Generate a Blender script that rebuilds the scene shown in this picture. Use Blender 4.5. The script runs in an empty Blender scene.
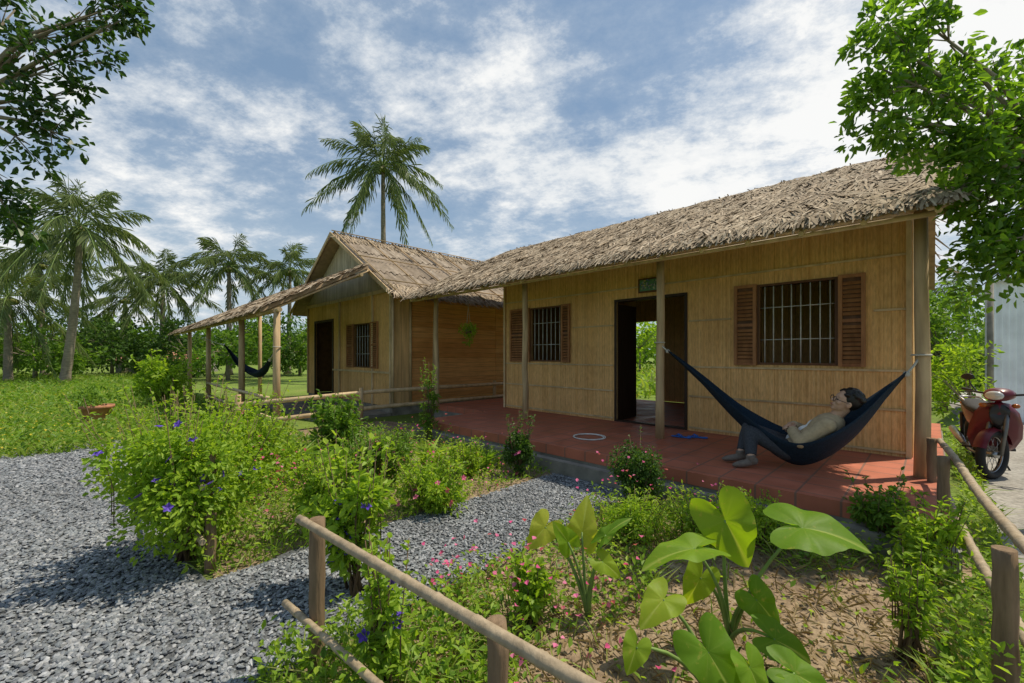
import bpy, math, random
import numpy as np
from mathutils import Vector, Matrix
random.seed(7); rng=np.random.default_rng(7)
PI=math.pi; F=420.0; HY=355.0; CZ=1.45; S2=math.sqrt(.5)
scn=bpy.context.scene; COL=scn.collection
def W(u,v,z): return ((v-u)*S2,(u+v)*S2,z)
def P(px,py,Y): return ((px-512)/F*Y, Y, CZ-(py-HY)/F*Y)
def UP(px,v):
    r=(px-512)/F; return v*(1-r)/(1+r)
A=np.array
def nrm(a): return a/np.maximum(np.linalg.norm(a,axis=-1,keepdims=True),1e-9)
def runit(n): return nrm(rng.normal(size=(n,3)))
# ------------------------------------------------------------------ mesh builder
ORG={}
class MB:
    def __init__(s): s.V=[];s.F=[];s.n=0
    def add(s,v,f,m=0,sm=False):
        v=np.asarray(v,dtype=float).reshape(-1,3); f=np.asarray(f,dtype=np.int64)
        s.V.append(v); s.F.append((f+s.n,m,sm)); s.n+=len(v)
    def box(s,u0,u1,v0,v1,z0,z1,m=0):
        c=[W(u,v,z) for z in (z0,z1) for v in (v0,v1) for u in (u0,u1)]
        s.add(c,[[0,1,3,2],[4,6,7,5],[0,4,5,1],[2,3,7,6],[0,2,6,4],[1,5,7,3]],m)
    def xbox(s,x0,x1,y0,y1,z0,z1,m=0):
        c=[(x,y,z) for z in (z0,z1) for y in (y0,y1) for x in (x0,x1)]
        s.add(c,[[0,2,3,1],[4,5,7,6],[0,1,5,4],[2,6,7,3],[0,4,6,2],[1,3,7,5]],m)
    def tube(s,pts,rad,n=8,m=0,cap=True):
        pts=[Vector(p) for p in pts]
        if not hasattr(rad,'__len__'): rad=[rad]*len(pts)
        N=len(pts); vs=[]; up=None
        for i,p in enumerate(pts):
            t=(pts[min(i+1,N-1)]-pts[max(i-1,0)]).normalized()
            if up is None:
                up=Vector((0,0,1)) if abs(t.z)<.9 else Vector((1,0,0))
            a=(up-t*up.dot(t))
            if a.length<1e-5: a=t.orthogonal()
            a.normalize(); b=t.cross(a); up=a
            for k in range(n):
                th=2*PI*k/n; vs.append(p+(a*math.cos(th)+b*math.sin(th))*rad[i])
        f=[[i*n+k,i*n+(k+1)%n,(i+1)*n+(k+1)%n,(i+1)*n+k] for i in range(N-1) for k in range(n)]
        o=s.n; s.add([tuple(v) for v in vs],f,m,True)
        if cap:
            s.F.append((np.array([[o+k for k in range(n)][::-1]]),m,False)); s.F.append((np.array([[o+(N-1)*n+k for k in range(n)]]),m,False))
    def ell(s,c,r,ax=None,nu=16,nv=10,m=0):
        c=A(c,float)
        if not hasattr(r,'__len__'): r=(r,r,r)
        X=A(ax) if ax is not None else np.eye(3)
        vs=[]
        for j in range(nv+1):
            ph=PI*(j+.0)/nv; ph=min(max(ph,.02),PI-.02)
            for i in range(nu):
                th=2*PI*i/nu
                l=A([math.sin(ph)*math.cos(th)*r[0],math.sin(ph)*math.sin(th)*r[1],math.cos(ph)*r[2]])
                vs.append(c+l@X)
        f=[[j*nu+i,(j+1)*nu+i,(j+1)*nu+(i+1)%nu,j*nu+(i+1)%nu] for j in range(nv) for i in range(nu)]
        o=s.n; s.add(vs,f,m,True)
        s.F.append((np.array([[o+i for i in range(nu)]]),m,True)); s.F.append((np.array([[o+nv*nu+i for i in range(nu)][::-1]]),m,True))
    def torus(s,c,R,r,ax=(0,1,0),n=32,k=10,m=0):
        ax=Vector(ax).normalized(); a=ax.orthogonal().normalized(); b=ax.cross(a); c=Vector(c); vs=[]
        for i in range(n):
            d=a*math.cos(2*PI*i/n)+b*math.sin(2*PI*i/n)
            for j in range(k):
                t=2*PI*j/k; vs.append(tuple(c+d*(R+r*math.cos(t))+ax*r*math.sin(t)))
        s.add(vs,[[i*k+j,((i+1)%n)*k+j,((i+1)%n)*k+(j+1)%k,i*k+(j+1)%k] for i in range(n) for j in range(k)],m,True)
    def loft(s,secs,n=16,m=0,p=1.0):   # secs: (x,zc,hw,hh[,yc])
        vs=[]
        for q in secs:
            x,zc,w,h=q[:4]; yc=q[4] if len(q)>4 else 0
            for k in range(n):
                t=2*PI*k/n; cs,sn=math.cos(t),math.sin(t)
                vs.append((x,yc+w*math.copysign(abs(cs)**p,cs),zc+h*math.copysign(abs(sn)**p,sn)))
        o=s.n
        s.add(vs,[[i*n+k,i*n+(k+1)%n,(i+1)*n+(k+1)%n,(i+1)*n+k] for i in range(len(secs)-1) for k in range(n)],m,True)
        s.F.append((np.array([[o+k for k in range(n)][::-1]]),m,True)); s.F.append((np.array([[o+(len(secs)-1)*n+k for k in range(n)]]),m,True))
    def leaves(s,p,D,N,L,Wd,m=0,fold=.2,wide=.42):
        n=len(p); D=nrm(D); S=nrm(np.cross(D,N)); N2=np.cross(S,D)
        L=np.broadcast_to(L,(n,))[:,None]; Wd=np.broadcast_to(Wd,(n,))[:,None]
        v=np.empty((n,6,3)); v[:,0]=p
        v[:,1]=p+D*L*wide+S*Wd*.5+N2*Wd*fold; v[:,2]=p+D*L*.78+S*Wd*.32+N2*Wd*(fold*.5)-N2*L*.05
        v[:,3]=p+D*L-N2*L*.15
        v[:,4]=p+D*L*.78-S*Wd*.32+N2*Wd*(fold*.5)-N2*L*.05; v[:,5]=p+D*L*wide-S*Wd*.5+N2*Wd*fold
        i=np.arange(n)[:,None]*6
        s.add(v.reshape(-1,3),np.concatenate([i+A([[0,3,2,1]]),i+A([[0,5,4,3]])]),m)
    def blades(s,p,D,L,Wd,bend,m=0):
        n=len(p); D=nrm(D); up=A([0,0,1.])
        S=nrm(np.cross(D,rng.normal(size=(n,3)))); L=np.broadcast_to(L,(n,))[:,None]; Wd=np.broadcast_to(Wd,(n,))[:,None]
        H=D.copy(); H[:,2]=0; H=nrm(H+1e-4); bend=np.broadcast_to(bend,(n,))[:,None]
        v=np.empty((n,5,3)); v[:,0]=p-S*Wd*.4; v[:,1]=p+S*Wd*.4
        mid=p+D*L*.55; v[:,2]=mid-S*Wd*.5; v[:,3]=mid+S*Wd*.5; v[:,4]=p+D*L*.92+H*L*bend-up*L*bend*.5
        i=np.arange(n)[:,None]*5
        s.add(v.reshape(-1,3),i+A([[0,1,3,2]]),m); s.F.append((s.F[-1][0][:,:1]*0+ (i+s.n-5*n)+A([[2,3,4]]),m,False))
    def build(s,name,mats,parent=None,fixed=False):
        V=np.concatenate(s.V); loc=None
        if parent is not None: V=V-ORG[parent.name]
        elif not fixed:
            loc=A([V[:,0].mean(),V[:,1].mean(),V[:,2].min()]); V=V-loc
        me=bpy.data.meshes.new(name)
        me.vertices.add(len(V)); me.vertices.foreach_set('co',V.astype(np.float32).ravel())
        lp=np.concatenate([f.ravel() for f,_,_ in s.F]).astype(np.int32)
        ct=np.concatenate([np.full(len(f),f.shape[1]) for f,_,_ in s.F])
        me.loops.add(len(lp)); me.loops.foreach_set('vertex_index',lp)
        me.polygons.add(len(ct)); me.polygons.foreach_set('loop_start',np.concatenate([[0],np.cumsum(ct)[:-1]]).astype(np.int32))
        me.polygons.foreach_set('material_index',np.concatenate([np.full(len(f),m) for f,m,_ in s.F]).astype(np.int32))
        me.polygons.foreach_set('use_smooth',np.concatenate([np.full(len(f),sm) for f,_,sm in s.F]))
        me.update(calc_edges=True); me.validate()
        for mt in (mats if isinstance(mats,(list,tuple)) else [mats]): me.materials.append(mt)
        o=bpy.data.objects.new(name,me); COL.objects.link(o)
        if parent is not None: o.parent=parent; ORG[o.name]=ORG[parent.name]
        elif loc is not None: o.location=loc; ORG[o.name]=loc
        else: ORG[o.name]=A([0,0,0.])
        return o
def thing(name,label,cat,loc,group=None,rot=0,local=False):
    o=bpy.data.objects.new(name,None); COL.objects.link(o); o.location=loc; o.rotation_euler=(0,0,rot); o.empty_display_size=.2
    o['label']=label; o['category']=cat
    if group: o['group']=group
    ORG[o.name]=A([0,0,0.]) if local else A(loc,float)
    return o
def tag(o,label,cat,group=None,kind=None):
    o['label']=label; o['category']=cat
    if group: o['group']=group
    if kind: o['kind']=kind
    return o
def struct(o): o['kind']='structure'; return o
def union(mb,voxel,smooth=4,fac=.5):
    me=bpy.data.meshes.new('tmp'); V=np.concatenate(mb.V); fs=[list(map(int,r)) for f,_,_ in mb.F for r in f]
    me.from_pydata([tuple(v) for v in V],[],fs); o=bpy.data.objects.new('tmp',me); COL.objects.link(o)
    r=o.modifiers.new('r','REMESH'); r.mode='VOXEL'; r.voxel_size=voxel
    q=o.modifiers.new('s','SMOOTH'); q.iterations=smooth; q.factor=fac
    dg=bpy.context.evaluated_depsgraph_get(); ev=o.evaluated_get(dg); m2=ev.to_mesh()
    vs=A([tuple(v.co) for v in m2.vertices]); q4=[list(p.vertices) for p in m2.polygons if len(p.vertices)==4]; q3=[list(p.vertices) for p in m2.polygons if len(p.vertices)==3]
    out=MB(); out.add(vs,q4,0,True)
    if q3: out.F.append((A(q3),0,True))
    ev.to_mesh_clear(); bpy.data.objects.remove(o); bpy.data.meshes.remove(me)
    return out
# ------------------------------------------------------------------ materials
def newmat(name):
    m=bpy.data.materials.new(name); m.use_nodes=True; nt=m.node_tree; b=nt.nodes['Principled BSDF']; return m,nt,b
def ramp(nt,cols,fac):
    r=nt.nodes.new('ShaderNodeValToRGB'); e=r.color_ramp.elements
    while len(e)<len(cols): e.new(.5)
    for i,(p,c) in enumerate(cols): e[i].position=p; e[i].color=(*c,1)
    nt.links.new(fac,r.inputs[0]); return r.outputs[0]
def coords(nt,scale=(1,1,1),rz=0):
    t=nt.nodes.new('ShaderNodeTexCoord'); 
    m1=nt.nodes.new('ShaderNodeMapping'); m1.inputs['Rotation'].default_value=(0,0,rz); nt.links.new(t.outputs['Object'],m1.inputs[0])
    m=nt.nodes.new('ShaderNodeMapping'); m.inputs['Scale'].default_value=scale; nt.links.new(m1.outputs[0],m.inputs[0]); return m.outputs[0]
def noise(nt,vec,scale,detail=4,rough=.55,out='Fac'):
    n=nt.nodes.new('ShaderNodeTexNoise'); n.inputs['Scale'].default_value=scale; n.inputs['Detail'].default_value=detail; n.inputs['Roughness'].default_value=rough
    nt.links.new(vec,n.inputs['Vector']); return n.outputs[out]
def bump(nt,b,h,st=.4,dist=.01):
    n=nt.nodes.new('ShaderNodeBump'); n.inputs['Strength'].default_value=st; n.inputs['Distance'].default_value=dist
    nt.links.new(h,n.inputs['Height']); nt.links.new(n.outputs[0],b.inputs['Normal'])
def mix(nt,a,b2,fac,mode='MIX'):
    n=nt.nodes.new('ShaderNodeMixRGB'); n.blend_type=mode
    for k,x in ((0,fac),(1,a),(2,b2)):
        if isinstance(x,(int,float)): n.inputs[k].default_value=x
        elif isinstance(x,tuple): n.inputs[k].default_value=(*x,1)
        else: nt.links.new(x,n.inputs[k])
    return n.outputs[0]
def foliage(name,cols,trans=.35,rough=.5,spec=.3):
    m,nt,b=newmat(name); g=nt.nodes.new('ShaderNodeNewGeometry')
    c=ramp(nt,[(i/(len(cols)-1),x) for i,x in enumerate(cols)],g.outputs['Random Per Island'])
    n=noise(nt,coords(nt),1.7,2); c=mix(nt,c,mix(nt,c,(.6,.66,.55),1,'MULTIPLY'),n)
    nt.links.new(c,b.inputs['Base Color']); b.inputs['Roughness'].default_value=rough; b.inputs['Specular IOR Level'].default_value=spec
    t=nt.nodes.new('ShaderNodeBsdfTranslucent'); nt.links.new(mix(nt,c,(1.6,1.6,.6),1,'MULTIPLY'),t.inputs[0])
    ms=nt.nodes.new('ShaderNodeMixShader'); ms.inputs[0].default_value=trans
    nt.links.new(b.outputs[0],ms.inputs[1]); nt.links.new(t.outputs[0],ms.inputs[2]); nt.links.new(ms.outputs[0],nt.nodes['Material Output'].inputs[0]); return m
def islandmat(name,cols,rough=.8,nscale=(30,30,2),rz=0,str_=.3,spec=.2,nlow=.6):
    m,nt,b=newmat(name); g=nt.nodes.new('ShaderNodeNewGeometry')
    c=ramp(nt,[(i/(len(cols)-1),x) for i,x in enumerate(cols)],g.outputs['Random Per Island'])
    n=noise(nt,coords(nt,nscale,rz),1,5); c=mix(nt,c,ramp(nt,[(.3,(nlow,nlow*.97,nlow*.92)),(.65,(1.1,1.1,1.1))],n),.8,'MULTIPLY')
    n2=noise(nt,coords(nt),1.3,3); c=mix(nt,c,ramp(nt,[(.3,(.78,.76,.74)),(.65,(1.05,1.05,1.05))],n2),.8,'MULTIPLY')
    nt.links.new(c,b.inputs['Base Color']); b.inputs['Roughness'].default_value=rough; b.inputs['Specular IOR Level'].default_value=spec
    bump(nt,b,n,str_,.01); return m
def plain(name,c,rough=.6,metal=0,var=.25,sc=8,spec=.4,coat=0):
    m,nt,b=newmat(name); n=noise(nt,coords(nt),sc,5)
    k=1-var; c1=tuple(x*k for x in c); c2=tuple(min(1,x*(1+var)) for x in c)
    nt.links.new(ramp(nt,[(.3,c1),(.7,c2)],n),b.inputs['Base Color']); b.inputs['Roughness'].default_value=rough; b.inputs['Metallic'].default_value=metal
    b.inputs['Specular IOR Level'].default_value=spec; b.inputs['Coat Weight'].default_value=coat
    bump(nt,b,n,.15,.005); return m
RZ=-PI*.75
M={}
M['reed']=islandmat('woven reed',[(.70,.415,.155),(.78,.475,.19),(.82,.52,.225),(.66,.375,.135),(.84,.55,.24),(.61,.34,.12)],.7,(60,60,12),RZ,.35,.2,.72)
M['reedcore']=plain('reed backing',(.26,.14,.045),.9)
M['plank']=islandmat('orange plank',[(.74,.36,.12),(.82,.43,.16),(.66,.30,.09)],.55,(2,2,60),RZ,.3)
M['panel']=islandmat('pale panel',[(.72,.46,.20),(.80,.53,.25)],.65,(12,12,1.2),RZ,.2)
M['gable']=islandmat('grey woven gable',[(.46,.38,.27),(.54,.45,.33),(.40,.33,.24)],.8,(30,30,2),RZ,.3)
M['sheet']=islandmat('weathered roof board',[(.36,.285,.215),(.46,.375,.285),(.30,.235,.17),(.40,.32,.24),(.50,.42,.33)],.8,(5,5,5),0,.3)
M['bamboo']=islandmat('old bamboo',[(.60,.44,.23),(.68,.51,.30),(.52,.37,.19)],.5,(9,9,3),0,.25,.35)
M['rail']=islandmat('weathered bamboo rail',[(.36,.28,.18),(.43,.34,.23)],.6,(30,30,14),0,.6,.3)
M['post']=islandmat('weathered post wood',[(.46,.32,.17),(.54,.39,.22),(.40,.27,.14)],.7,(18,18,2),0,.5)
M['darkwood']=islandmat('dark stained wood',[(.10,.045,.022),(.14,.065,.03)],.5,(20,20,3),0,.3)
M['blackwood']=islandmat('near black door wood',[(.030,.018,.012),(.045,.026,.016)],.5,(20,20,3),0,.3)
M['redwood']=islandmat('brown louvre wood',[(.34,.15,.06),(.40,.19,.08),(.28,.12,.05)],.5,(15,15,4),RZ,.3)
M['fencepost']=islandmat('weathered fence wood',[(.19,.125,.075),(.25,.175,.11),(.15,.10,.06)],.85,(40,40,5),0,.9,.1)
M['thatch']=islandmat('dry palm thatch',[(.31,.235,.165),(.48,.38,.265),(.37,.28,.19),(.62,.51,.38),(.22,.165,.11),(.52,.42,.30),(.39,.32,.24)],.85,(14,14,14),0,.4,.15)
M['under']=plain('roof underside',(.30,.21,.125),.9)
M['trunk']=islandmat('bark',[(.26,.22,.17),(.32,.27,.21)],.9,(6,6,14),0,.8,.1)
M['stem']=plain('green stem',(.16,.24,.06),.6)
M['twig']=plain('brown twig',(.14,.09,.05),.8)
M['iron']=plain('black iron',(.012,.012,.013),.5)
M['white']=plain('pale window bar paint',(.50,.50,.47),.4)
M['black']=plain('black rubber',(.012,.012,.013),.75)
M['plastic']=plain('black plastic',(.02,.02,.022),.35)
M['red']=plain('maroon paint',(.10,.004,.014),.4,0,.12,3,.35,.2)
M['chrome']=plain('bright metal',(.35,.35,.35),.35,1,.1)
M['grey']=plain('cast aluminium',(.16,.16,.16),.45,.8)
M['lens']=plain('clear lens',(.5,.52,.52),.08,0,.05,8,.8,1)
M['amber']=plain('amber lens',(.35,.10,.015),.15)
M['concrete']=plain('rough concrete',(.24,.22,.185),.9,0,.35,5)
M['litewall']=plain('corrugated pale sheet',(.72,.75,.78),.4,.1,.15,2)
M['L_bright']=foliage('bright leaf',[(.20,.33,.03),(.31,.46,.045),(.42,.54,.06),(.25,.40,.04)],.47)
M['L_mid']=foliage('mid leaf',[(.10,.20,.025),(.17,.30,.04),(.24,.37,.05)],.42)
M['L_dark']=foliage('dark leaf',[(.05,.11,.02),(.08,.16,.03),(.12,.21,.04)],.35)
M['L_tree']=foliage('tree leaf',[(.08,.17,.02),(.16,.30,.03),(.26,.41,.05)],.52,.35,.4)
M['L_treeD']=foliage('shaded tree leaf',[(.025,.06,.01),(.045,.10,.015),(.07,.15,.02)],.4,.4,.4)  # darker copy of the tree leaf, backlit shade put into its colours
M['L_palm']=foliage('palm leaflet',[(.13,.18,.075),(.19,.25,.10),(.28,.32,.15)],.4,.4,.4)
M['L_olive']=foliage('yellowish leaf',[(.20,.24,.05),(.28,.28,.07),(.14,.20,.04)],.35)
M['L_grass']=foliage('grass blade',[(.17,.29,.03),(.26,.39,.05),(.33,.44,.08),(.42,.40,.15)],.42)
M['L_dry']=foliage('dry leaf',[(.34,.24,.13),(.46,.34,.20),(.24,.15,.08),(.52,.41,.26)],.15,.8)
M['L_red']=foliage('red leaf',[(.26,.04,.04),(.14,.18,.04),(.32,.08,.04)],.3)
M['pink']=foliage('pink petal',[(.80,.08,.30),(.88,.25,.48)],.3)
M['blue']=foliage('violet petal',[(.13,.07,.6),(.20,.10,.75)],.3)
M['yellow']=foliage('yellow petal',[(.7,.5,.03),(.8,.65,.1)],.3)
M['skin']=plain('skin',(.54,.32,.21),.5,0,.06,20)
M['lips']=plain('lips',(.42,.14,.11),.5,0,.05)
M['hair']=plain('black hair',(.012,.010,.009),.45,0,.3,60)
M['jacket']=plain('beige jacket',(.44,.33,.195),.9,0,.14,30)
M['tee']=plain('white cotton',(.72,.70,.66),.9,0,.05,30)
M['jeans']=plain('dark grey denim',(.045,.048,.055),.9,0,.3,60)
M['shoe']=plain('grey suede',(.16,.13,.105),.85,0,.2,40)
M['hammock']=islandmat('navy hammock cloth',[(.012,.026,.044),(.014,.030,.050)],.8,(60,60,60),0,.4)
M['cord']=plain('pale cord',(.45,.42,.36),.9)
M['hose']=plain('pale hose',(.62,.60,.55),.5)
M['sandal']=plain('blue foam',(.03,.14,.5),.6)
M['clay']=plain('terracotta clay',(.40,.18,.10),.8)
M['soot']=plain('eye black',(.01,.008,.008),.15)
def tilemat():
    m,nt,b=newmat('red floor tile'); c=coords(nt,(1,1,1),RZ); t=nt.nodes.new('ShaderNodeTexBrick'); nt.links.new(c,t.inputs['Vector'])
    t.offset=0; t.inputs['Scale'].default_value=1; t.inputs['Brick Width'].default_value=.3; t.inputs['Row Height'].default_value=.3
    t.inputs['Mortar Size'].default_value=.009; t.inputs['Color1'].default_value=(.48,.155,.09,1); t.inputs['Color2'].default_value=(.41,.13,.075,1); t.inputs['Mortar'].default_value=(.23,.12,.085,1)
    n=noise(nt,c,3,6); cc=mix(nt,t.outputs[0],ramp(nt,[(.3,(.75,.73,.70)),(.7,(1.15,1.15,1.15))],n),.9,'MULTIPLY')
    nt.links.new(cc,b.inputs['Base Color']); nt.links.new(ramp(nt,[(.3,(.45,)*3),(.7,(.75,)*3)],n),b.inputs['Roughness']); b.inputs['Specular IOR Level'].default_value=.3
    bump(nt,b,t.outputs['Fac'],-.3,.004); return m
M['tile']=tilemat()
def groundmat(name,cols,sc,b_=.6,fine=40):
    m,nt,b=newmat(name); c=coords(nt); n=noise(nt,c,sc,8,.65); n2=noise(nt,c,fine,6,.7)
    col=ramp(nt,cols,n); col=mix(nt,col,ramp(nt,[(.3,(.45,.45,.45)),(.7,(1.25,1.25,1.25))],n2),.85,'MULTIPLY')
    nt.links.new(col,b.inputs['Base Color']); b.inputs['Roughness'].default_value=.95; b.inputs['Specular IOR Level'].default_value=.1
    bump(nt,b,n2,b_,.03); return m
M['ground']=groundmat('grassy earth',[(.25,(.17,.15,.07)),(.45,(.17,.24,.05)),(.6,(.20,.28,.055)),(.8,(.27,.25,.10))],.5)
M['soil']=groundmat('garden soil',[(.3,(.20,.14,.09)),(.5,(.33,.24,.155)),(.7,(.44,.34,.23))],2.5,.7,22)
M['gravel_bed']=groundmat('gravel bed',[(.3,(.10,.105,.11)),(.7,(.22,.23,.24))],3,.9,45)
M['pale']=groundmat('pale cement yard',[(.3,(.28,.26,.23)),(.7,(.42,.40,.36))],1.2,.2,20)
M['stone']=islandmat('slate pebble',[(.11,.12,.13),(.19,.21,.23),(.27,.29,.31),(.14,.15,.17),(.42,.43,.45),(.22,.23,.24)],.6,(30,30,30),0,.3,.35)
m,nt,b=newmat('pond water'); b.inputs['Base Color'].default_value=(.10,.13,.09,1); b.inputs['Roughness'].default_value=.06; bump(nt,b,noise(nt,coords(nt),2,3),.1,.02); M['water']=m

# ------------------------------------------------------------------ camera, light, world
cam=bpy.data.cameras.new('camera'); co=bpy.data.objects.new('camera',cam); COL.objects.link(co); scn.camera=co
co.location=(0,0,CZ); co.rotation_euler=(PI/2,0,0); cam.sensor_width=36; cam.lens=F/1024*36; cam.shift_y=(HY-341.5)/1024; cam.clip_end=1500; cam.clip_start=.02
sd=Vector((.50,.12,1.0)).normalized(); elev=math.asin(sd.z); az=math.atan2(sd.x,sd.y)
sl=bpy.data.lights.new('sun','SUN'); sl.energy=4.7; sl.angle=math.radians(.6); sl.color=(1,.91,.74); so=bpy.data.objects.new('sun',sl); COL.objects.link(so)
so.rotation_euler=sd.to_track_quat('Z','Y').to_euler(); so.location=(10,-5,30)
w=bpy.data.worlds.new('World'); scn.world=w; w.use_nodes=True; nt=w.node_tree; bg=nt.nodes['Background']
sk=nt.nodes.new('ShaderNodeTexSky'); sk.sky_type='NISHITA'; sk.sun_disc=False; sk.sun_elevation=elev; sk.sun_rotation=az; sk.air_density=1.2; sk.dust_density=1.5
tc=nt.nodes.new('ShaderNodeTexCoord'); sx=nt.nodes.new('ShaderNodeSeparateXYZ'); nt.links.new(tc.outputs['Generated'],sx.inputs[0])
def mth(op,a,b2=None):
    n=nt.nodes.new('ShaderNodeMath'); n.operation=op
    for i,x in enumerate((a,b2)):
        if x is None: continue
        if isinstance(x,(int,float)): n.inputs[i].default_value=x
        else: nt.links.new(x,n.inputs[i])
    return n.outputs[0]
zz=mth('ADD',mth('MAXIMUM',sx.outputs[2],0),.24)
cb=nt.nodes.new('ShaderNodeCombineXYZ'); nt.links.new(mth('DIVIDE',sx.outputs[0],zz),cb.inputs[0]); nt.links.new(mth('DIVIDE',sx.outputs[1],zz),cb.inputs[1])
mp=nt.nodes.new('ShaderNodeMapping'); mp.inputs['Rotation'].default_value=(0,0,.45); mp.inputs['Scale'].default_value=(1.05,1.25,1); mp.inputs['Location'].default_value=(5.1,2.4,0); nt.links.new(cb.outputs[0],mp.inputs[0])
big=noise(nt,mp.outputs[0],.8,3,.5)
wv=noise(nt,mp.outputs[0],3.0,15,.68)
vm=nt.nodes.new('ShaderNodeVectorMath'); vm.operation='NORMALIZE'; nt.links.new(tc.outputs['Generated'],vm.inputs[0])
boost=None
for (px,py,pw,am) in ((470,125,60,.16),(870,140,34,.24),(690,190,120,.18),(1010,20,40,.19),(160,215,50,.11),(0,170,20,.08),(560,205,90,.11)):
    d=Vector(((px-512)/F,1,(HY-py)/F)).normalized(); dn=nt.nodes.new('ShaderNodeVectorMath'); dn.operation='DOT_PRODUCT'; nt.links.new(vm.outputs[0],dn.inputs[0]); dn.inputs[1].default_value=d
    q=mth('MULTIPLY',mth('POWER',mth('MAXIMUM',dn.outputs['Value'],0),float(pw)),float(am)); boost=q if boost is None else mth('ADD',boost,q)
s_=mth('ADD',mth('ADD',mth('MULTIPLY',big,.45),mth('MULTIPLY',wv,1.05)),boost)
cm=ramp(nt,[(.68,(.07,.07,.07)),(.79,(.22,)*3),(.87,(.58,)*3),(.98,(.97,)*3)],s_)
ccol=ramp(nt,[(.32,(2.9,3.4,4.0)),(.55,(4.4,4.8,5.2)),(.78,(6.5,6.5,6.4))],mth('ADD',wv,boost))
hz=ramp(nt,[(0,(1,1,1)),(.38,(0,0,0))],sx.outputs[2])
skc=mix(nt,sk.outputs[0],(.80,.88,.98),1,'MULTIPLY')
skc=mix(nt,skc,(1.30,2.05,2.95),.70)
base=mix(nt,skc,(4.0,4.8,5.3),mth('MULTIPLY',hz,.7))
fin=mix(nt,base,ccol,cm); nt.links.new(fin,bg.inputs[0]); bg.inputs[1].default_value=.15
scn.view_settings.view_transform='Standard'; scn.view_settings.look='None'; scn.view_settings.exposure=0

# ------------------------------------------------------------------ ground
def sheet(name,pts,z,mat,wob=.0):
    mb=MB(); n=len(pts); P3=[]
    for i in range(n):
        a=A(pts[i],float); b2=A(pts[(i+1)%n],float); k=max(1,int(np.linalg.norm(b2-a)/.35)) if wob else 1
        for j in range(k):
            q=a+(b2-a)*j/k
            if wob: q=q+rng.normal(size=2)*wob
            P3.append(W(q[0],q[1],z))
    f=[list(range(len(P3)))]
    mb.add(P3,f); o=mb.build(name,mat,fixed=True); 
    if o.data.polygons[0].normal.z<0: o.data.flip_normals()
    return struct(o)
mb=MB(); mb.add([(-500,-200,0),(500,-200,0),(500,800,0),(-500,800,0)],[[0,1,2,3]]); struct(mb.build('ground',M['ground'],fixed=True))
sheet('garden_soil',[(-.15,.55),(9,.6),(8.6,4.4),(6,5.6),(-.15,5.6)],.004,M['soil'],.06)
sheet('gravel_lane',[(-4,.42),(2.0,.5),(4.4,.48),(7,.3),(9.6,-.1),(9.2,-1.0),(7,-1.6),(4,-2.2),(-2,-3)],.008,M['gravel_bed'],.05)
sheet('gravel_path',[(2.05,.42),(3.3,.42),(3.3,2.2),(3.15,4.0),(2.2,4.0),(2.15,2.2)],.012,M['gravel_bed'],.04)
sheet('cement_yard',[(-.42,1.0),(-.35,30),(-5,30),(-5,1.0)],.006,M['pale'],.03)
sheet('pond',[(5,18),(14,18),(16,30),(6,32)],.02,M['water'],.0)

# pebbles
t=(1+5**.5)/2
ICO=nrm(A([(-1,t,0),(1,t,0),(-1,-t,0),(1,-t,0),(0,-1,t),(0,1,t),(0,-1,-t),(0,1,-t),(t,0,-1),(t,0,1),(-t,0,-1),(-t,0,1)],float))
ICF=A([(0,11,5),(0,5,1),(0,1,7),(0,7,10),(0,10,11),(1,5,9),(5,11,4),(11,10,2),(10,7,6),(7,1,8),(3,9,4),(3,4,2),(3,2,6),(3,6,8),(3,8,9),(4,9,5),(2,4,11),(6,2,10),(8,6,7),(9,8,1)])
def rocks(mb,p,size):
    n=len(p); v=ICO[None]*(1+rng.normal(size=(n,12,1))*.16); sc=np.stack([rng.uniform(.8,1.5,n),rng.uniform(.6,1,n),rng.uniform(.3,.6,n)],1)*size[:,None]
    v=v*sc[:,None,:]; a=rng.uniform(0,2*PI,n); tl=rng.normal(size=n)*.35
    c,s=np.cos(tl)[:,None],np.sin(tl)[:,None]; x=v[:,:,0]*c-v[:,:,2]*s; z=v[:,:,0]*s+v[:,:,2]*c; v=np.stack([x,v[:,:,1],z],2)
    c,s=np.cos(a)[:,None],np.sin(a)[:,None]; v=np.stack([v[:,:,0]*c-v[:,:,1]*s,v[:,:,0]*s+v[:,:,1]*c,v[:,:,2]],2)+p[:,None,:]
    mb.add(v.reshape(-1,3),(np.arange(n)[:,None,None]*12+ICF[None]).reshape(-1,3))
def uv2w(u,v,z): return np.stack([(v-u)*S2,(u+v)*S2,z],1)
mb=MB(); 
u=9.4*rng.uniform(0,1,80000)**1.25+.3; v=rng.uniform(-1.9,.46,80000)
k=(v> -2.1+ .12*u)&((u+v)*S2>1.0)&(rng.uniform(size=80000)<np.clip(4.0/np.maximum((u+v)*S2,1.)**1.1,0,1)); u,v=u[k],v[k]
sz=rng.uniform(.006,.015,len(u))*(1+.05*u); rocks(mb,uv2w(u,v,.012+sz*.3),sz)
u=rng.uniform(2.1,3.25,14000); v=rng.uniform(.4,3.95,14000); sz=rng.uniform(.007,.015,14000); rocks(mb,uv2w(u,v,.016+sz*.3),sz)
tag(mb.build('gravel',M['stone'],fixed=True),'loose grey slate gravel covering the lane and garden path','gravel',kind='stuff')

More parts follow.
